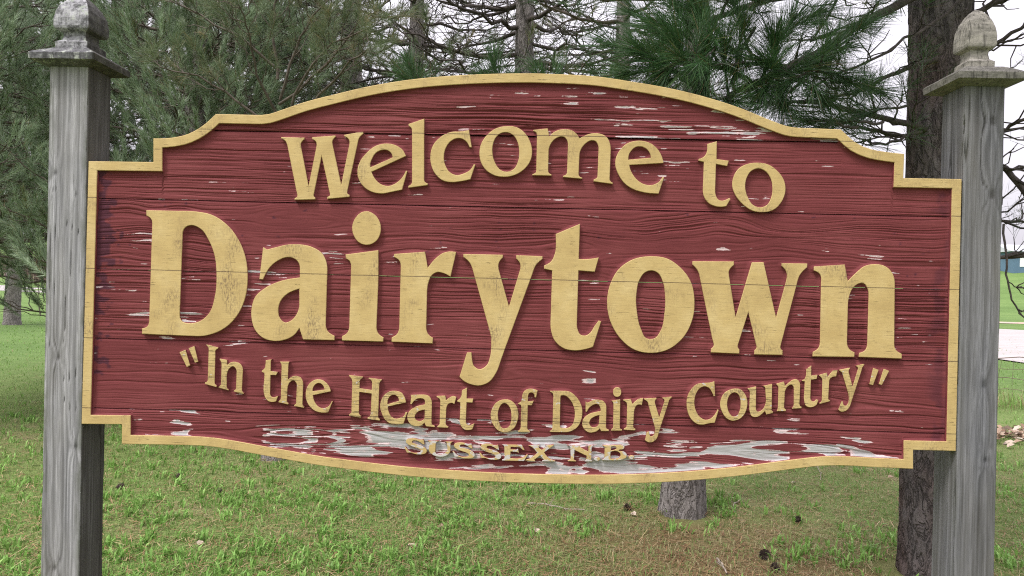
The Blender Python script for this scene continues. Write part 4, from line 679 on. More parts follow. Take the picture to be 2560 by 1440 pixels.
# broad leaved tufts, brighter than the turf
cx_, cy_, _ = scatter(4600, 3.1, 10, 1.2); kk = patchy(cx_ + 7, cy_) + .12 * sstep(1.0, -1.5, cx_) - .15 * np.exp(-(np.hypot(cx_ - 1.25, cy_ - 1.6) / 1.3) ** 2) > .46; cx_, cy_ = cx_[kk], cy_[kk]
rep = RNG.integers(4, 11, len(cx_)); x = np.repeat(cx_, rep) + RNG.normal(0, .022, rep.sum()); y = np.repeat(cy_, rep) + RNG.normal(0, .022, rep.sum()); n = len(x)
ga.add(*blades(x, y, RNG.uniform(.03, .095, n), RNG.uniform(.008, .016, n), RNG.uniform(.15, .9, n), np.clip(RNG.normal(.80, .12, n), .45, 1)))
x, y, r = scatter(30000, 9.5, 40, 1.25); n = len(x)
ga.add(*blades(x, y, RNG.uniform(.03, .07, n), RNG.uniform(.006, .014, n) * r / 12, RNG.uniform(.2, 1.2, n), np.clip(RNG.normal(.62, .16, n), .1, 1)))
tag(new_obj('grass', ga.mesh('grass', False), None, GRASS), kind='stuff')
# dead needles and straw lying on the turf
la = Acc(); x, y, r = scatter(26000, 3.0, 9, 1.4); n = len(x)
az = RNG.uniform(0, np.pi, n); L = RNG.uniform(.03, .11, n); d = np.stack([np.cos(az), np.sin(az), RNG.normal(0, .14, n)], 1) * L[:, None] * .5
b = np.stack([x, y, terrain(x, y) + RNG.uniform(.002, .03, n)], 1); w = np.stack([-np.sin(az), np.cos(az), np.zeros(n)], 1) * RNG.uniform(.0012, .0024, n)[:, None]
V = np.stack([b - d - w, b - d + w, b + d + w, b + d - w], 1).reshape(-1, 3)
la.add(V, np.arange(n)[:, None] * 4 + np.arange(4)[None], None, np.repeat(np.clip(RNG.normal(.45, .25, n) - .3 * np.exp(-(np.hypot(x - 1.25, y - 1.6) / 1.5) ** 2), 0, 1), 4))
tag(new_obj('pine_needle_litter', la.mesh('pine_needle_litter', False), None, mat_leaf('dead_needle', [(0, (.13, .06, .03)), (.4, (.27, .17, .085)), (1, (.45, .36, .21))], .7, 0, .2)), kind='stuff')

# ------------------------------------------------------------------ pines
BARK_G = mat_bark('grey_pine_bark', (.10, .085, .078), (.34, .31, .30))
BARK_R = mat_bark('dark_reddish_pine_bark', (.055, .048, .047), (.185, .165, .162), (.120, .082, .074))
TWIG = mat_plain('pine_twig_bark', (.105, .085, .070), .9, .4, 30)
TWIG_D = mat_plain('dark_pine_twig_bark', (.060, .050, .044), .9, .4, 30)
N_BLUE = mat_leaf('grey_green_needle', [(0, (.26, .17, .09)), (.12, (.20, .21, .09)), (.3, (.155, .21, .125)), (.6, (.235, .315, .195)), (1, (.40, .50, .33))], .5, .25, .4)
N_DARK = mat_leaf('dark_green_needle', [(0, (.17, .10, .05)), (.1, (.12, .12, .03)), (.3, (.035, .075, .022)), (.6, (.040, .105, .034)), (1, (.10, .175, .055))], .42, .22, .5)
N_OLIVE = mat_leaf('olive_green_needle', [(0, (.27, .18, .10)), (.15, (.24, .22, .10)), (.35, (.115, .145, .075)), (.65, (.135, .185, .095)), (1, (.22, .26, .13))], .5, .25, .4)

def needles(acc, p0, axis, ln, n, nl, spread, width, tint, droop=.10, tipfrac=.65, simple=False):
    """a brush of n needles along a shoot from p0 in direction axis"""
    p0 = np.asarray(p0, float); a = np.asarray(axis, float); a = a / np.linalg.norm(a)
    ref = np.array([0, 0, 1.]) if abs(a[2]) < .9 else np.array([1., 0, 0]); u = np.cross(a, ref); u /= np.linalg.norm(u); v = np.cross(a, u)
    t = RNG.random(n) ** tipfrac; ph = RNG.uniform(0, 2 * np.pi, n); op = np.radians(RNG.normal(spread, 13, n)) * (1.15 - .45 * t)
    rad = np.cos(ph)[:, None] * u + np.sin(ph)[:, None] * v
    d = np.cos(op)[:, None] * a + np.sin(op)[:, None] * rad; L = nl * RNG.uniform(.72, 1.12, n)
    b = p0 + a * (t * ln)[:, None]
    side = np.cross(d, RNG.normal(size=(n, 3))); side /= np.linalg.norm(side, axis=1)[:, None] + 1e-9; side *= width * .5
    cur = np.array([0, 0, -1.0]) * droop + RNG.normal(0, .07, (n, 3))
    mid = b + d * (L * .55)[:, None] + cur * (L * .25)[:, None]; tip = b + d * L[:, None] + cur * L[:, None]
    tt = np.clip(RNG.normal(tint, .13, n), 0, 1); dead = RNG.random(n) < .035; tt[dead] = RNG.uniform(0, .12, dead.sum())
    if simple:
        acc.add(np.stack([b - side, b + side, tip], 1).reshape(-1, 3), None, np.arange(3 * n).reshape(-1, 3), np.repeat(tt, 3)); return
    V = np.stack([b - side * .6, b + side * .6, mid + side, mid - side, tip], 1).reshape(-1, 3); i = np.arange(n)[:, None] * 5
    acc.add(V, i + np.array([[0, 1, 2, 3]]), i + np.array([[3, 2, 4]]), np.repeat(tt, 5))

def curve(p, q, sag, k=9, wob=.02):
    p, q = np.asarray(p, float), np.asarray(q, float); t = np.linspace(0, 1, k)[:, None]; L = np.linalg.norm(q - p)
    P = p + (q - p) * t; P[:, 2] += -sag * L * 4 * (t * (1 - t))[:, 0]
    P[1:-1] += RNG.normal(0, wob * L, (k - 2, 3)); return P
def trunk_mesh(P, rad, seed, sides=56, rows=150, rough=.012, flare=0.0):
    P = np.asarray(P, float); t = np.linspace(0, 1, len(P)); tt = np.linspace(0, 1, rows); Q = np.stack([np.interp(tt, t, P[:, k]) for k in range(3)], 1); r = np.interp(tt, t, rad)
    a = np.arange(sides) / sides * 2 * np.pi; A_, H_ = np.meshgrid(a, Q[:, 2], indexing='ij')
    cx, cy = np.cos(A_) * 3.2, np.sin(A_) * 3.2
    n1 = vn(cx * 2.6 + seed, cy * 2.6 + H_ * 5.5, seed); n2 = vn(cx * 5 + 7, cy * 5 + H_ * 13, seed + 1)
    ridge = np.abs(2 * (.65 * n1 + .35 * n2) - 1); h = rough * (np.minimum(ridge * 2.2, 1) - .7) + .25 * rough * (vn(cx * 12, cy * 12 + H_ * 30, seed + 2) - .5)
    fl = flare * np.exp(-(H_ - Q[0, 2]) / .22) * (1 + .35 * np.sin(A_ * 5 + seed))
    Rr = r[None] + h + fl
    V = np.stack([Q[None, :, 0] + np.cos(A_) * Rr, Q[None, :, 1] + np.sin(A_) * Rr, np.broadcast_to(Q[None, :, 2], A_.shape)], -1)
    idx = np.arange(sides * rows).reshape(sides, rows)
    return mesh_np('trunk', V.reshape(-1, 3), [grid_faces(sides, rows, True), np.array([idx[:, -1]])])

class Pine:
    def __init__(self, name, base, label, group, bark, twig, leaf, cat='tree'):
        self.base = np.array([base[0], base[1], GZ]); self.o = empty(name, self.base, label, cat, group); self.inv = Matrix.Translation([-float(q) for q in self.base])
        self.bark, self.twig, self.leaf = bark, twig, leaf; self.fol = Acc(); self.nl = []
    def part(self, name, me, mat): o = new_obj(name, me, self.o, mat); o.matrix_parent_inverse = self.inv; return o
    def trunk(self, P, rad, seed, **kw): self.P = np.asarray(P, float); self.rad = np.asarray(rad, float); self.part('trunk', trunk_mesh(P, rad, seed, **kw), self.bark)
    def on_trunk(self, z): 
        return np.array([np.interp(z, self.P[:, 2], self.P[:, k]) for k in range(2)] + [z]), np.interp(z, self.P[:, 2], self.rad)
    def limb(self, P, r0, r1, twigs=None, fol=None, side=5):
        """one limb with its twigs (a part); twigs = (count, length, bare share); fol = dict for the brushes"""
        P = np.asarray(P, float); acc = Acc(); acc.tube(P, np.linspace(r0, r1, len(P)), 7)
        ends = []
        if twigs:
            cnt, tl, t0 = twigs; t = np.linspace(0, 1, len(P)); T = np.gradient(P, axis=0); T /= np.linalg.norm(T, axis=1)[:, None]
            for q in range(cnt):
                s = t0 + (1 - t0) * (q + RNG.random() * .8) / cnt; p = np.array([np.interp(s, t, P[:, k]) for k in range(3)]); d = np.array([np.interp(s, t, T[:, k]) for k in range(3)])
                sd = np.cross(d, [0, 0, 1]); sd /= np.linalg.norm(sd) + 1e-9; sg = 1 if q % 2 else -1
                d2 = d * RNG.uniform(.5, 1.0) + sd * sg * RNG.uniform(.5, 1.0) + np.array([0, 0, RNG.uniform(-.25, .55)]); d2 /= np.linalg.norm(d2)
                L = tl * RNG.uniform(.6, 1.2) * (1.1 - .55 * s); e = p + d2 * L + np.array([0, 0, RNG.uniform(0, .25) * L]); C_ = curve(p, e, RNG.uniform(.0, .12), 6, .03)
                acc.tube(C_, np.linspace(max(r1, r0 * .30), .0028, 6), 4); ends.append((C_, L))
                for w in range(RNG.integers(1, 4)):
                    s2 = RNG.uniform(.35, .95); p2 = C_[0] + (C_[-1] - C_[0]) * s2; k = min(5, int(s2 * 5)); p2 = C_[k] + (C_[min(k + 1, 5)] - C_[k]) * (s2 * 5 - k)
                    d3 = (C_[-1] - C_[0]) / L + RNG.normal(0, .55, 3); d3 /= np.linalg.norm(d3); L3 = L * RNG.uniform(.3, .6); c3 = curve(p2, p2 + d3 * L3 + np.array([0, 0, .1 * L3]), .05, 4, .04)
                    acc.tube(c3, np.linspace(.004, .0022, 4), 3); ends.append((c3, L3))
        ends.append((P, np.linalg.norm(P[-1] - P[0])))
        if fol:
            for C_, L in ends:
                if RNG.random() > fol.get('share', 1): continue
                ax = C_[-1] - C_[-2]; ax = ax / np.linalg.norm(ax) + np.array([0, 0, fol.get('up', .3)]); ax /= np.linalg.norm(ax)
                bl = fol.get('brush', .16) * RNG.uniform(.7, 1.25)
                needles(self.fol, C_[-1] - ax * bl * .4, ax, bl, int(fol.get('n', 70) * RNG.uniform(.7, 1.3)), fol['nl'], fol.get('spread', 42), fol['w'], fol.get('tint', .55) + RNG.normal(0, fol.get('var', .14)), fol.get('droop', .08), simple=fol.get('simple', False))
        return self.part('branch', acc.mesh('branch'), self.twig)
    def twigs_only(self, polys, name='branch', sides=5):
        for P, r0, r1 in polys:
            a = Acc(); a.tube(np.asarray(P, float), np.linspace(r0, r1, len(P)), sides); self.part(name, a.mesh(name), self.twig)
    def brush(self, tip, axis, ln, n, nl, spread, w, tint, stem=None, droop=.1):
        tip = np.asarray(tip, float); ax = np.asarray(axis, float); ax = ax / np.linalg.norm(ax)
        needles(self.fol, tip - ax * ln, ax, ln * .95, n, nl, spread, w, tint, droop)
        if stem is not None:
            a = Acc(); C_ = curve(stem, tip - ax * ln * .7, .03, 7, .02); P = np.concatenate([C_, [tip]]); a.tube(P, np.linspace(.0085, .0045, len(P)), 6)
            t, f = tube([tip - ax * .012, tip + ax * .004, tip + ax * .018, tip + ax * .026], [.004, .009, .007, .001], 6); a.add(t, f)
            self.part('branch', a.mesh('branch'), self.twig)
    def done(self):
        if self.fol.n: o = self.part('needles', self.fol.mesh('needles', False), self.leaf); o['kind'] = 'stuff'
def whorls(t, z0, z1, dz, per, length, r0, twigs, fol, rise=(.0, .25), taper=6.5, az=None, stagger=True):
    z = z0
    while z < z1:
        for q in range(per):
            a = (az[0] + (az[1] - az[0]) * (q + RNG.random()) / per) if az else (q + RNG.random() * .7) / per * 2 * np.pi + z * 2.1
            zz = z + RNG.uniform(-.12, .12); c, rt = t.on_trunk(zz); L = length * RNG.uniform(.75, 1.1) * max(.2, 1 - max(0, zz - z0) / taper)
            e = c + np.array([math.cos(a) * L, math.sin(a) * L, L * RNG.uniform(*rise)]); P = curve(c, e, RNG.uniform(.02, .09), 9, .018)
            t.limb(P, r0 * RNG.uniform(.8, 1.2), .005, twigs, fol)
        z += dz * RNG.uniform(.85, 1.15)

# the two leafy pines behind the left post
def leafy(x, y, label, lean, H, seed, z0, length, tint, leaf, dens, az=None, w=.0042, top=3.4):
    t = Pine('pine_tree', (x, y), label, 'pines behind the sign', BARK_G, TWIG, leaf)
    t.trunk([(x, y, GZ - .1), (x + lean * .3, y, 1), (x + lean, y, H)], [.17, .13, .03], seed, flare=.04, sides=36, rows=110)
    whorls(t, z0, top, .36, 7, length, .022, (12, .60, .20), dict(share=1, n=dens, nl=.105, w=w, spread=26, up=.8, brush=.26, tint=tint, simple=True), (.05, .32), 7.5, az)
    whorls(t, top + .1, H - .4, .8, 5, length * .7, .018, (6, .5, .3), dict(share=.8, n=50, nl=.12, w=.006, spread=40, up=.5, brush=.22, tint=tint, simple=True), (.1, .4), 6.0)
    t.done(); return t
c1 = at(470, 600, 5.6); c2 = at(-190, 600, 5.0); c3 = at(200, 600, 8.4); c4 = at(640, 600, 8.2)
leafy(c1[0], c1[1], 'bushy grey green pine between the left post and the raised arch', .1, 6.5, 3, -.2, 2.1, .56, N_BLUE, 125)
leafy(c2[0], c2[1], 'pale leafy pine left of the left post with upright shoots', -.1, 6.0, 5, .45, 2.2, .66, N_BLUE, 125)
leafy(c3[0], c3[1], 'dense pine filling the gap behind the left cap and finial', .1, 6.5, 7, .0, 2.4, .46, N_BLUE, 90, None, .006, 4.0)
leafy(c4[0], c4[1], 'shaded pine far behind the stepped left end of the arch', .1, 6.5, 9, .1, 2.2, .40, N_BLUE, 80, None, .006, 4.0)
# thinner pines behind the arch with bare lower limbs
def thin(px, Y, r, label, seed, H, z0, length, share, leaf, tint, twigs=(10, .75, .15), per=5, dz=.40):
    b = at(px, 100, Y); t = Pine('pine_tree', (b[0], b[1]), label, 'pines behind the sign', BARK_G, TWIG_D, leaf)
    t.trunk([(b[0], b[1], GZ - .1), (b[0], b[1], 1.5), (b[0] - .05, b[1], H)], [r * 1.2, r, r * .35], seed, flare=.05, sides=40, rows=140, rough=.014)
    whorls(t, z0, 4.4, dz, per, length, .026, twigs, dict(share=share, n=70, nl=.12, w=.0042, spread=38, up=.15, brush=.16, tint=tint, simple=True), (-.10, .18), 9)
    t.done(); return t
thin(1044, 6.6, .115, 'slim grey pine trunk rising behind the left half of the arch', 11, 7, .7, 2.3, .45, N_OLIVE, .5)
thin(1314, 5.2, .112, 'bare limbed pine trunk rising behind the top of the arch', 13, 7, .8, 1.9, .10, N_OLIVE, .45, (10, .8, .1), 5, .34)
thin(884, 9.4, .20, 'distant pine trunk showing beside the olive boughs left of the arch', 15, 8, .8, 2.8, .70, N_OLIVE, .45)
thin(1560, 8.2, .14, 'sparse pine with crossing bare limbs right of the arch top', 17, 7, .9, 2.6, .20, N_OLIVE, .4, (10, .8, .12), 5, .40)
# olive boughs hanging in front of them, from the pine left of the arch
tb = at(700, 600, 3.9); ol = Pine('pine_tree', (tb[0], tb[1]), 'olive green pine whose boughs sweep over the left end of the arch', 'pines behind the sign', BARK_G, TWIG, N_OLIVE)
zt_ = float(at(700, 325, 3.9)[2]); ol.trunk([(tb[0], tb[1], GZ - .1), (tb[0], tb[1], zt_ - .5), (tb[0], tb[1], zt_)], [.10, .05, .016], 31, flare=.03, sides=30, rows=90)
for (pts, Y0, Y1) in [([(700, 330), (760, 190), (830, 105), (960, 60)], 3.9, 3.4), ([(700, 300), (640, 190), (620, 90), (600, 10)], 3.9, 3.3), ([(700, 350), (800, 240), (880, 150), (940, 120)], 3.9, 3.2), ([(700, 250), (740, 120), (780, 40), (860, -40)], 3.9, 3.6),
                     ([(700, 330), (590, 250), (500, 190), (400, 170)], 3.9, 3.5), ([(700, 200), (680, 80), (700, -20), (720, -120)], 3.9, 3.7), ([(700, 260), (820, 160), (900, 60), (1010, -30)], 3.9, 3.5), ([(700, 180), (600, 90), (500, 40), (420, 0)], 3.9, 3.6)]:
    P = np.array([at(px, py, Y0 + (Y1 - Y0) * k / 3) for k, (px, py) in enumerate(pts)]); tt = np.linspace(0, 3, 10); P = np.stack([np.interp(tt, range(4), P[:, k]) for k in range(3)], 1) + RNG.normal(0, .008, (10, 3))
    ol.limb(P, .014, .005, (10, .38, .25), dict(share=.95, n=75, nl=.125, w=.0020, spread=40, up=.1, brush=.14, tint=.5, droop=.12))
ol.done()

# the big dark pine by the right post: trunk, its boughs over the sign and the bare limbs beside the post
TD = [at(2318, 1500, 1.62), at(2328, 900, 1.62), at(2350, 250, 1.62), at(2352, -200, 1.62), at(2352, -900, 1.62)]
TD[0][2] = GZ - .12
big = Pine('pine_tree', (TD[0][0], TD[0][1]), 'large dark barked pine standing close behind the right post', 'pines behind the sign', BARK_R, TWIG_D, N_DARK)
big.trunk(TD, [.145, .145, .162, .158, .13], 41, flare=.03, sides=72, rows=240, rough=.016)
def limb_px(t, pts, r0, r1, twigs=None, fol=None, k=14, wob=.006):
    P = np.array([at(*p) for p in pts]); s = np.linspace(0, 1, len(P)); q = np.linspace(0, 1, k); P = np.stack([np.interp(q, s, P[:, j]) for j in range(3)], 1)
    for _ in range(2): P[1:-1] = .5 * P[1:-1] + .25 * (P[:-2] + P[2:])
    P += RNG.normal(0, wob, P.shape); return t.limb(P, r0, r1, twigs, fol)
NF = dict(share=.9, n=85, nl=.135, w=.0019, spread=36, up=.12, brush=.13, tint=.55, droop=.10)
limb_px(big, [(2330, -30, 1.5), (2190, 30, 1.3), (2080, 120, 1.05), (1960, 175, .85), (1880, 205, .75), (1815, 250, .68)], .026, .012, (9, .30, .25), NF)
limb_px(big, [(2330, -80, 1.5), (2150, -40, 1.2), (1980, -20, .95), (1850, 20, .8), (1750, 60, .7)], .026, .010, (10, .32, .2), NF)
limb_px(big, [(1880, 205, .75), (1790, 165, .62), (1745, 160, .58), (1690, 190, .55)], .012, .008, (4, .2, .3), NF)
limb_px(big, [(2330, 330, 1.55), (2240, 300, 1.45), (2120, 275, 1.3), (2010, 250, 1.15), (1930, 262, 1.05)], .020, .006, (14, .36, .1), dict(NF, n=48))
limb_px(big, [(2330, 345, 1.6), (2240, 340, 1.6), (2130, 310, 1.55), (2040, 300, 1.5)], .016, .005, (12, .38, .1), dict(NF, n=30, share=.6))
limb_px(big, [(2340, 150, 1.5), (2240, 180, 1.35), (2150, 225, 1.2), (2060, 250, 1.1)], .015, .005, (10, .34, .15), dict(NF, n=40, share=.7))
limb_px(big, [(2300, 330, 1.5), (2215, 360, 1.4), (2150, 350, 1.35)], .010, .004, (7, .25, .1), dict(NF, n=25, share=.5))
limb_px(big, [(2420, -10, 1.35), (2330, 60, 1.2), (2200, 140, 1.0), (2080, 190, .85), (2010, 225, .8)], .009, .004, (7, .3, .3), dict(NF, n=40, share=.6))
# tufts of the near boughs: (tip x, tip y, depth, direction on the picture in degrees, towards the viewer, needles, tint)
for px, py, Y, ang, tow, n, tn in [(1607, 128, .50, 155, .25, 330, .62), (1690, 95, .55, 120, .25, 280, .60), (1770, 100, .55, 75, .2, 300, .55), (1745, 175, .50, 200, .3, 260, .60), (1660, 175, .52, 215, .2, 240, .66), (1935, 100, .62, 100, .3, 320, .55), (1860, 60, .65, 80, .1, 260, .50),
                                    (1840, 170, .60, 250, .3, 220, .48), (1900, 235, .62, 230, .2, 240, .45), (2030, 160, .70, 20, .2, 300, .55), (2090, 120, .75, 40, .1, 240, .55), (1985, 45, .75, 60, .2, 240, .52), (1830, -10, .70, 110, .1, 260, .5), (2050, 30, .85, 30, .1, 220, .5),
                                    (1740, 20, .65, 140, .2, 260, .55), (1640, 60, .62, 165, .2, 240, .62), (2160, 60, .95, 10, .1, 180, .5), (1960, 265, .70, 280, .2, 200, .45), (2060, 245, .80, 320, .2, 200, .45), (1560, 185, .55, 190, .1, 200, .72), (1760, 225, .52, 260, .2, 220, .52), (1900, 150, .6, 170, .4, 220, .55), (2120, 200, .85, 330, .2, 220, .5), (2150, 290, 1.1, 200, .1, 200, .45), (2080, 310, 1.0, 190, .1, 200, .45), (2010, 300, .9, 180, .1, 200, .45), (2200, 230, 1.1, 340, .1, 170, .5), (1520, 110, .7, 170, .1, 170, .6), (1690, 10, .7, 120, .1, 220, .55), (1580, 30, .8, 150, .1, 170, .55), (1810, 110, .58, 100, .4, 240, .55), (1960, 210, .65, 210, .3, 220, .5)]:
    a = math.radians(ang); ax = np.array([math.cos(a), -tow, math.sin(a)]); tip = at(px, py, Y)
    st = tip - ax / np.linalg.norm(ax) * .26 + np.array([.03, .06, -.01])
    big.brush(tip, ax, .17, int(n * 1.35), .205, 33, .0018, tn, st, .07)
# bare limbs seen to the right of the right post
limb_px(big, [(2400, 150, 1.5), (2480, 120, 1.45), (2560, 60, 1.4), (2680, -10, 1.3)], .016, .006, (10, .5, .05), dict(NF, n=18, share=.35))
limb_px(big, [(2400, 300, 1.4), (2500, 330, 1.3), (2570, 290, 1.2), (2700, 240, 1.1)], .014, .005, (12, .5, .05), dict(NF, n=18, share=.35))
limb_px(big, [(2400, 420, 1.5), (2510, 400, 1.4), (2545, 470, 1.35), (2620, 520, 1.3)], .022, .010, (10, .4, .05), dict(NF, n=16, share=.3))
limb_px(big, [(2380, 560, 1.6), (2500, 545, 1.6), (2620, 570, 1.6)], .012, .006, (10, .45, .05), dict(NF, n=14, share=.3))
limb_px(big, [(2380, 650, 1.5), (2500, 642, 1.4), (2640, 640, 1.3)], .013, .009, (5, .3, .3), dict(NF, n=14, share=.4))
limb_px(big, [(2508, 560, 1.2), (2517, 640, 1.15), (2515, 700, 1.12), (2530, 755, 1.1), (2560, 795, 1.08), (2610, 830, 1.05)], .006, .003, (5, .12, .4), None, 18, .003)
limb_px(big, [(2410, 60, 1.5), (2480, 10, 1.5), (2560, -20, 1.5), (2650, -60, 1.5)], .02, .008, (9, .5, .05), dict(NF, n=22, share=.5))
for k in range(16):                                        # unseen crown limbs added, long and dense, to dim the sign's right half
    a = math.radians(-175 + k * 12 + RNG.uniform(-5, 5)); z = 2.35 + (k % 4) * .45; c, rt = big.on_trunk(z); L = RNG.uniform(2.3, 3.4)
    big.limb(curve(c, c + np.array([math.cos(a) * L, math.sin(a) * L, L * RNG.uniform(.02, .15)]), .04, 10), .034, .008, (13, .7, .2), dict(NF, n=90, nl=.18, w=.011, spread=48, brush=.22, simple=True))
whorls(big, 2.5, 5.5, .6, 6, 2.2, .026, (8, .6, .25), dict(NF, n=40, nl=.16, w=.006, simple=True), (-.05, .2), 9)
big.done()

# the second trunk, in front of the others: only its foot and a few brushes above the arch show
tc = ground_at(1716, 1298); tcx, tcy = tc[0], tc[1] + .15
mid_ = Pine('pine_tree', (tcx, tcy), 'grey flaky pine trunk standing in rusty needles below the sign', 'pines behind the sign', BARK_G, TWIG, N_DARK)
mid_.trunk([(tcx, tcy, GZ - .08), (tcx + .02, tcy, -.6), (tcx + .03, tcy, .8), (tcx + .03, tcy, 3.8)], [.148, .130, .100, .05], 51, flare=.035, sides=72, rows=200, rough=.014)
for pts in [[(1700, 330, 2.3), (1560, 270, 1.7), (1450, 250, 1.2), (1390, 215, .9)], [(1700, 250, 2.3), (1520, 260, 1.7), (1340, 250, 1.2), (1260, 215, .9)], [(1700, 280, 2.4), (1400, 280, 1.9), (1150, 270, 1.4), (1060, 225, 1.1)], [(1700, 120, 2.4), (1600, 60, 2.0), (1450, 50, 1.9), (1350, 10, 1.8)]]:
    limb_px(mid_, pts, .014, .006, (5, .3, .5), dict(NF, n=30, share=.35))
for px, py, Y, ang, tow, n, tn in [(1025, 165, 1.1, 112, .1, 260, .70), (1010, 190, 1.1, 150, .1, 180, .72), (1045, 205, 1.1, 60, .1, 160, .68), (1235, 150, .9, 95, .1, 240, .60), (1215, 195, .9, 150, .1, 170, .60), (1265, 200, .9, 40, .1, 170, .62), (1350, 190, .85, 120, .1, 180, .66), (1385, 200, .85, 70, .1, 160, .62), (1490, 185, .8, 140, .1, 160, .7)]:
    a = math.radians(ang); ax = np.array([math.cos(a), -tow, math.sin(a)]); tip = at(px, py, Y); mid_.brush(tip, ax, .14, n, .165, 26, .0018, tn, tip - ax * .3, .04)
whorls(mid_, 2.2, 3.6, .5, 5, 1.3, .018, (7, .5, .25), dict(NF, n=40, nl=.14, w=.005, simple=True), (.0, .25), 4)
mid_.done()

# lone pine on the lawn far to the left
eb = ground_at(29, 812)
far = Pine('pine_tree', (eb[0], eb[1]), 'distant pine with a thick bare trunk on the lawn left of the left post', None, BARK_G, TWIG, N_BLUE)
far.trunk([(eb[0], eb[1], GZ - .1), (eb[0] + .05, eb[1], 1), (eb[0], eb[1], 7)], [.245, .215, .10], 61, flare=.05, sides=40, rows=120, rough=.02)
whorls(far, 1.9, 6.2, .45, 7, 2.8, .035, (11, .95, .2), dict(NF, n=64, nl=.16, w=.012, up=.2, brush=.25, tint=.5, simple=True), (-.20, .05), 10)
far.done()
# sapling by the left post
sp = ground_at(98, 790); sg_ = ground_at(98, 792)
sap = empty('sapling', (sp[0], sp[1], GZ), 'thin leafless sapling beside the left post', 'sapling')
sa = Acc(); yy = sp[1]
for pts, r0, r1 in [([(103, 800), (98, 770), (95, 745), (96, 715), (100, 690)], .030, .012), ([(96, 715), (88, 700), (84, 690)], .012, .006), ([(97, 735), (104, 715), (108, 700)], .012, .006), ([(99, 700), (92, 685), (93, 668)], .009, .005), ([(98, 705), (104, 690), (110, 682)], .008, .004)]:
    P = [at(px, py, yy) for px, py in pts]; sa.tube(P, np.linspace(r0, r1, len(P)), 5)
o = new_obj('stem', sa.mesh('stem'), sap, TWIG); o.matrix_parent_inverse = Matrix.Translation((-sp[0], -sp[1], -GZ))

# ------------------------------------------------------------------ far things: hedge, field fence, shed, wire fence
ha = Acc()
hx = RNG.uniform(-130, -12, 9000); hy = 92 + RNG.normal(0, 1.6, 9000) + 8 * np.sin(hx * .05); hh = RNG.uniform(.3, 2.6, 9000)
for k in range(len(hx)):
    pass
n = len(hx); b = np.stack([hx, hy, terrain(hx, hy)], 1); d = RNG.normal(0, .45, (n, 3)); d[:, 2] = hh; w = RNG.normal(0, .16, (n, 3)); w[:, 2] = 0
V = np.stack([b - w, b + w, b + d], 1).reshape(-1, 3); ha.add(V, None, np.arange(3 * n).reshape(-1, 3), np.repeat(RNG.random(n), 3))
tag(new_obj('hedge', ha.mesh('hedge', False), None, mat_leaf('brown_hedge_twig', [(0, (.13, .09, .08)), (.6, (.22, .16, .14)), (1, (.24, .22, .14))], .9, 0, .1)), 'brown leafless hedge running along the far road left of the sign', 'hedge')
WHITE = mat_plain('white_painted_metal', (.75, .76, .77), .5, .05)
fb = ground_at(2520, 775); fen = empty('field_fence', (fb[0], fb[1], GZ), 'white pipe fence along the green field right of the right post', 'fence')
finv = Matrix.Translation((-fb[0], -fb[1], -GZ))
dirx = np.array([.96, -.28, 0]); base = np.array([fb[0], fb[1], float(terrain(fb[0], fb[1]))]); top = at(2520, 727, fb[1])[2] - base[2]
for k in range(-1, 4):
    a = Acc(); p = base + dirx * k * 3.2; a.tube([p + [0, 0, -.1], p + [0, 0, top]], [.035, .035], 8); o = new_obj('post', a.mesh('post'), fen, WHITE); o.matrix_parent_inverse = finv
a = Acc(); a.tube([base - dirx * 3.2 + [0, 0, top], base + dirx * 9.7 + [0, 0, top]], [.032, .032], 8); o = new_obj('rail', a.mesh('rail'), fen, WHITE); o.matrix_parent_inverse = finv
# blue shed beyond the field
sh = np.array([92., 118.]); sz = float(terrain(92., 118.)) - .2; hd = 3.6
shed = empty('shed', (sh[0], sh[1], sz), 'small blue shed with a pale roof beyond the field at the right edge', 'shed')
sc_ = at(2552, 640, 118); sinv = Matrix.Translation((-sh[0], -sh[1], -sz))
def boxmesh(name, x0, x1, y0, y1, z0, z1):
    V = np.array([[x, y, z] for x in (x0, x1) for y in (y0, y1) for z in (z0, z1)]); F = np.array([[0, 1, 3, 2], [4, 6, 7, 5], [0, 4, 5, 1], [2, 3, 7, 6], [0, 2, 6, 4], [1, 5, 7, 3]]); return mesh_np(name, V, F, None, False)
x0, x1 = at(2534, 640, 118)[0], at(2640, 640, 118)[0]
BLUE = mat_plain('blue_siding', (.10, .17, .24), .7, .1, .6); ROOF = mat_plain('pale_roof_sheet', (.48, .50, .53), .6, .1, .5)
o = new_obj('wall', boxmesh('wall', x0, x1, 118, 126, sz - 1.5, sz + hd * .62), shed, BLUE); o.matrix_parent_inverse = sinv
V = np.array([[x0 - .5, 117.5, sz + hd * .625], [x1 + .5, 117.5, sz + hd * .625], [x1 + .5, 122, sz + hd], [x0 - .5, 122, sz + hd], [x0 - .5, 126.5, sz + hd * .625], [x1 + .5, 126.5, sz + hd * .625]])
o = new_obj('roof', mesh_np('roof', V, [np.array([[0, 1, 2, 3], [3, 2, 5, 4], [0, 4, 5, 1]]), np.array([[0, 3, 4], [1, 5, 2]])], None, False), shed, ROOF); o.matrix_parent_inverse = sinv
o = new_obj('door', boxmesh('door', x0 + 1.0, x0 + 2.6, 117.94, 118.1, sz - .2, sz + hd * .45), shed, WHITE); o.matrix_parent_inverse = sinv
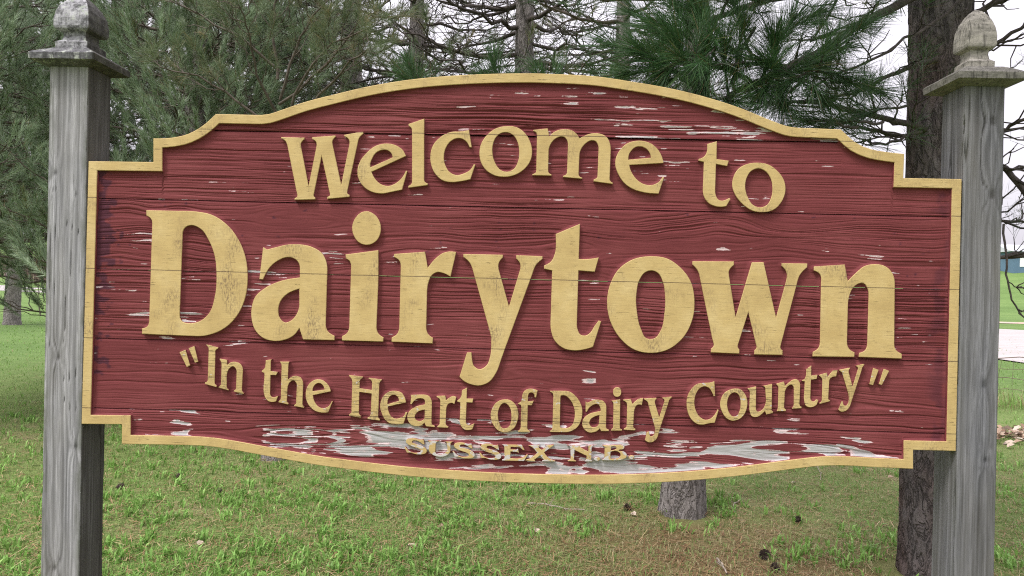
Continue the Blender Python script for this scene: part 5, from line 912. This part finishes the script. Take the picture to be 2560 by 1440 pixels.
# rusty wire fence between the lawn and the gravel
RUST = mat_plain('rusty_wire', (.16, .115, .09), .8, .3, 20)
wb_ = ground_at(2530, 1010); wf = empty('wire_fence', (wb_[0], wb_[1], GZ), 'sagging rusty wire fence in front of the gravel right of the post', 'fence'); winv = Matrix.Translation((-wb_[0], -wb_[1], -GZ))
wd = np.array([.93, -.36, 0])
def wpt(s, h): p = np.array([wb_[0], wb_[1], GZ]) + wd * s; p[2] = GZ + h; return p
for h, sag, rad in [(.72, .05, .007), (.56, .07, .004), (.42, .10, .005), (.22, .06, .004)]:
    a = Acc(); s = np.linspace(-4, 4, 50); P = np.array([wpt(q, h - sag * (1 - ((q % 2.0) - 1) ** 2) + .02 * math.sin(q * 7 + h * 9)) for q in s]); a.tube(P, rad, 4); o = new_obj('wire', a.mesh('wire'), wf, RUST); o.matrix_parent_inverse = winv
a = Acc()
for q in np.arange(-4, 4, .16):
    P = [wpt(q + RNG.normal(0, .02), .1), wpt(q + RNG.normal(0, .03), .35), wpt(q + RNG.normal(0, .02), .68)]; a.tube(P, .0028, 3)
o = new_obj('mesh_wire', a.mesh('mesh_wire'), wf, RUST); o['kind'] = 'stuff'; o.matrix_parent_inverse = winv
for q in (-4.0, 4.0):
    a = Acc(); a.tube([wpt(q, -.1), wpt(q, .9)], [.045, .04], 8); o = new_obj('post', a.mesh('post'), wf, TWIG); o.matrix_parent_inverse = winv
# weeds under it and the heap of dead leaves
wa = Acc(); n = 2600; s = RNG.uniform(-3, 3, n); wx = wb_[0] + wd[0] * s + RNG.normal(0, .30, n) - .2; wy = wb_[1] + wd[1] * s + RNG.normal(0, .30, n) - .45
wa.add(*blades(wx, wy, RNG.uniform(.08, .34, n), RNG.uniform(.005, .011, n), RNG.uniform(.1, .7, n), np.clip(RNG.normal(.45, .3, n), 0, 1)))
tag(new_obj('weeds', wa.mesh('weeds', False), None, GRASS), kind='stuff')
def leafmesh(name, n, spread, cx, cy, size, zs):
    a = Acc()
    for k in range(n):
        px, py = cx + RNG.normal(0, spread[0]), cy + RNG.normal(0, spread[1]); z = float(terrain(px, py)) + abs(RNG.normal(0, zs)) + .012
        L = size * RNG.uniform(.6, 1.2); az = RNG.uniform(0, 6.28); d = np.array([math.cos(az), math.sin(az), RNG.normal(0, .35)]) * L * .5; w = np.array([-math.sin(az), math.cos(az), RNG.normal(0, .35)]) * L * .32; c = np.array([px, py, z]); up = np.array([0, 0, L * .16])
        a.add([c - d, c - d * .3 - w + up, c - d * .3 + w + up, c + d * .5 - w * .8 + up, c + d * .5 + w * .8 + up, c + d, c], None, [[0, 1, 6], [0, 6, 2], [1, 3, 6], [2, 6, 4], [3, 5, 6], [4, 6, 5]], RNG.random())
    return a.mesh(name, False)
DRY = mat_leaf('dead_leaf', [(0, (.20, .12, .08)), (.4, (.36, .25, .18)), (1, (.60, .50, .42))], .75, .15, .2)
lp = ground_at(2535, 1098)
tag(new_obj('leaf_pile', leafmesh('leaf_pile', 420, (.75, .22), lp[0] + .1, lp[1], .11, .05), None, DRY), kind='stuff')

# ------------------------------------------------------------------ small things on the grass
def single_leaf(px, py, size, tint, label):
    g = ground_at(px, py); o = empty('dead_leaf', (g[0], g[1], GZ), label, 'leaf', 'dead leaves on the lawn'); st = RNG.bit_generator.state
    me = leafmesh('blade', 1, (0, 0), g[0], g[1], size, .004); me.attributes['tint'].data.foreach_set('value', np.full(len(me.vertices), tint, np.float32))
    q = new_obj('blade', me, o, DRY); q.matrix_parent_inverse = Matrix.Translation((-g[0], -g[1], -GZ))
    a = Acc(); a.tube([[g[0], g[1], GZ + .02], [g[0] + size * .4, g[1] - size * .3, GZ + .026], [g[0] + size * .6, g[1] - size * .4, GZ + .018]], .0012, 4); q = new_obj('stalk', a.mesh('stalk'), o, DRY); q.matrix_parent_inverse = Matrix.Translation((-g[0], -g[1], -GZ))
for a_ in [(1985, 1210, .075, .95, 'pale curled dead leaf on the grass below the right half of the sign'), (1030, 1372, .07, .75, 'tan dead leaf low on the grass near the bottom edge'), (2227, 1200, .055, .45, 'brown dead leaf left of the large pine trunk'), (1583, 1292, .045, .95, 'white scrap of leaf beside the rusty needles at the grey trunk'),
           (1100, 1322, .05, .3, 'dark brown dead leaf on the grass below the lettering'), (500, 1363, .07, .8, 'yellowish dead leaf on the grass near the left post'), (1342, 1335, .06, .8, 'straw coloured dead leaf near the fallen pine twig'), (2225, 1243, .05, .35, 'small rust coloured dead leaf beside the pine base')]:
    single_leaf(*a_)
CONE = mat_plain('pine_cone_scale', (.085, .060, .048), .85, .4, 60)
def cone_mesh():
    a = Acc(); N = 46
    t, f = tube([[0, 0, .002], [0, 0, .016], [0, 0, .034], [0, 0, .048]], [.008, .014, .010, .002], 8); a.add(t, f)
    for k in range(N):
        u = k / N; an = k * 2.4; r = .021 * math.sin(math.pi * (.18 + .78 * u)) + .004; c, s = math.cos(an), math.sin(an); z = .004 + .044 * u; d = np.array([c, s, .25 + .7 * u]); d /= np.linalg.norm(d); w = np.array([-s, c, 0]) * .0065
        p = np.array([c * r * .4, s * r * .4, z]); q = p + d * r * .9
        a.add([p - w * .6, p + w * .6, q + w, q - w, q + d * .004 + [0, 0, .002]], [[0, 1, 2, 3]], [[3, 2, 4]])
    return a.mesh('scales', False)
cm_ = cone_mesh()
for px, py, sc, lab in [(290, 1222, 1.0, 'dark pine cone on the grass just right of the left post'), (1905, 1393, 1.15, 'open dark pine cone on the grass near the bottom right'), (1988, 1306, .9, 'small dark pine cone on the grass right of the grey trunk'), (1578, 1277, 1.0, 'dark pine cone left of the grey trunk in the rusty needles'), (540, 1235, .8, 'pine cone half hidden in the grass near the left post'), (440, 1200, .8, 'small pine cone lying just under the sign near the left post'), (1950, 1432, 1.0, 'pine cone at the very bottom edge right of centre')]:
    g = ground_at(px, py); o = empty('pine_cone', (g[0], g[1], GZ + .012), lab, 'pine cone', 'pine cones on the lawn'); o.rotation_euler = (RNG.uniform(.9, 1.5), 0, RNG.uniform(0, 6)); o.scale = (sc,) * 3
    new_obj('scales', cm_, o, None)
cm_.materials.append(CONE)
FT = mat_plain('grey_fallen_twig', (.30, .25, .21), .9, .3, 40)
for pts, r, lab in [([(1320, 1262), (1370, 1268), (1420, 1278), (1470, 1283)], .0065, 'thin fallen pine twig lying on the grass in front of the grey trunk'), ([(1795, 1405), (1806, 1422), (1818, 1442)], .008, 'short grey stick on the grass at the bottom edge'), ([(1852, 1255), (1838, 1262), (1833, 1275), (1838, 1290)], .005, 'pale curved twig on the grass right of the grey trunk'), ([(2042, 1170), (2052, 1190), (2050, 1205)], .004, 'thin upright twig under the right end of the sign')]:
    P = np.array([ground_at(*p) for p in pts]); P[:, 2] += .018; a = Acc(); q = np.linspace(0, 1, 12); P = np.stack([np.interp(q, np.linspace(0, 1, len(P)), P[:, j]) for j in range(3)], 1); P += RNG.normal(0, .004, P.shape)
    a.tube(P, np.linspace(r, r * .5, 12), 6); c = P[0]
    for k in (4, 7): a.tube([P[k], P[k] + RNG.normal(0, .03, 3) + [0, 0, .02]], [r * .4, r * .2], 4)
    o = new_obj('fallen_twig', a.mesh('fallen_twig'), None, FT); tag(o, lab, 'twig', 'twigs on the lawn')
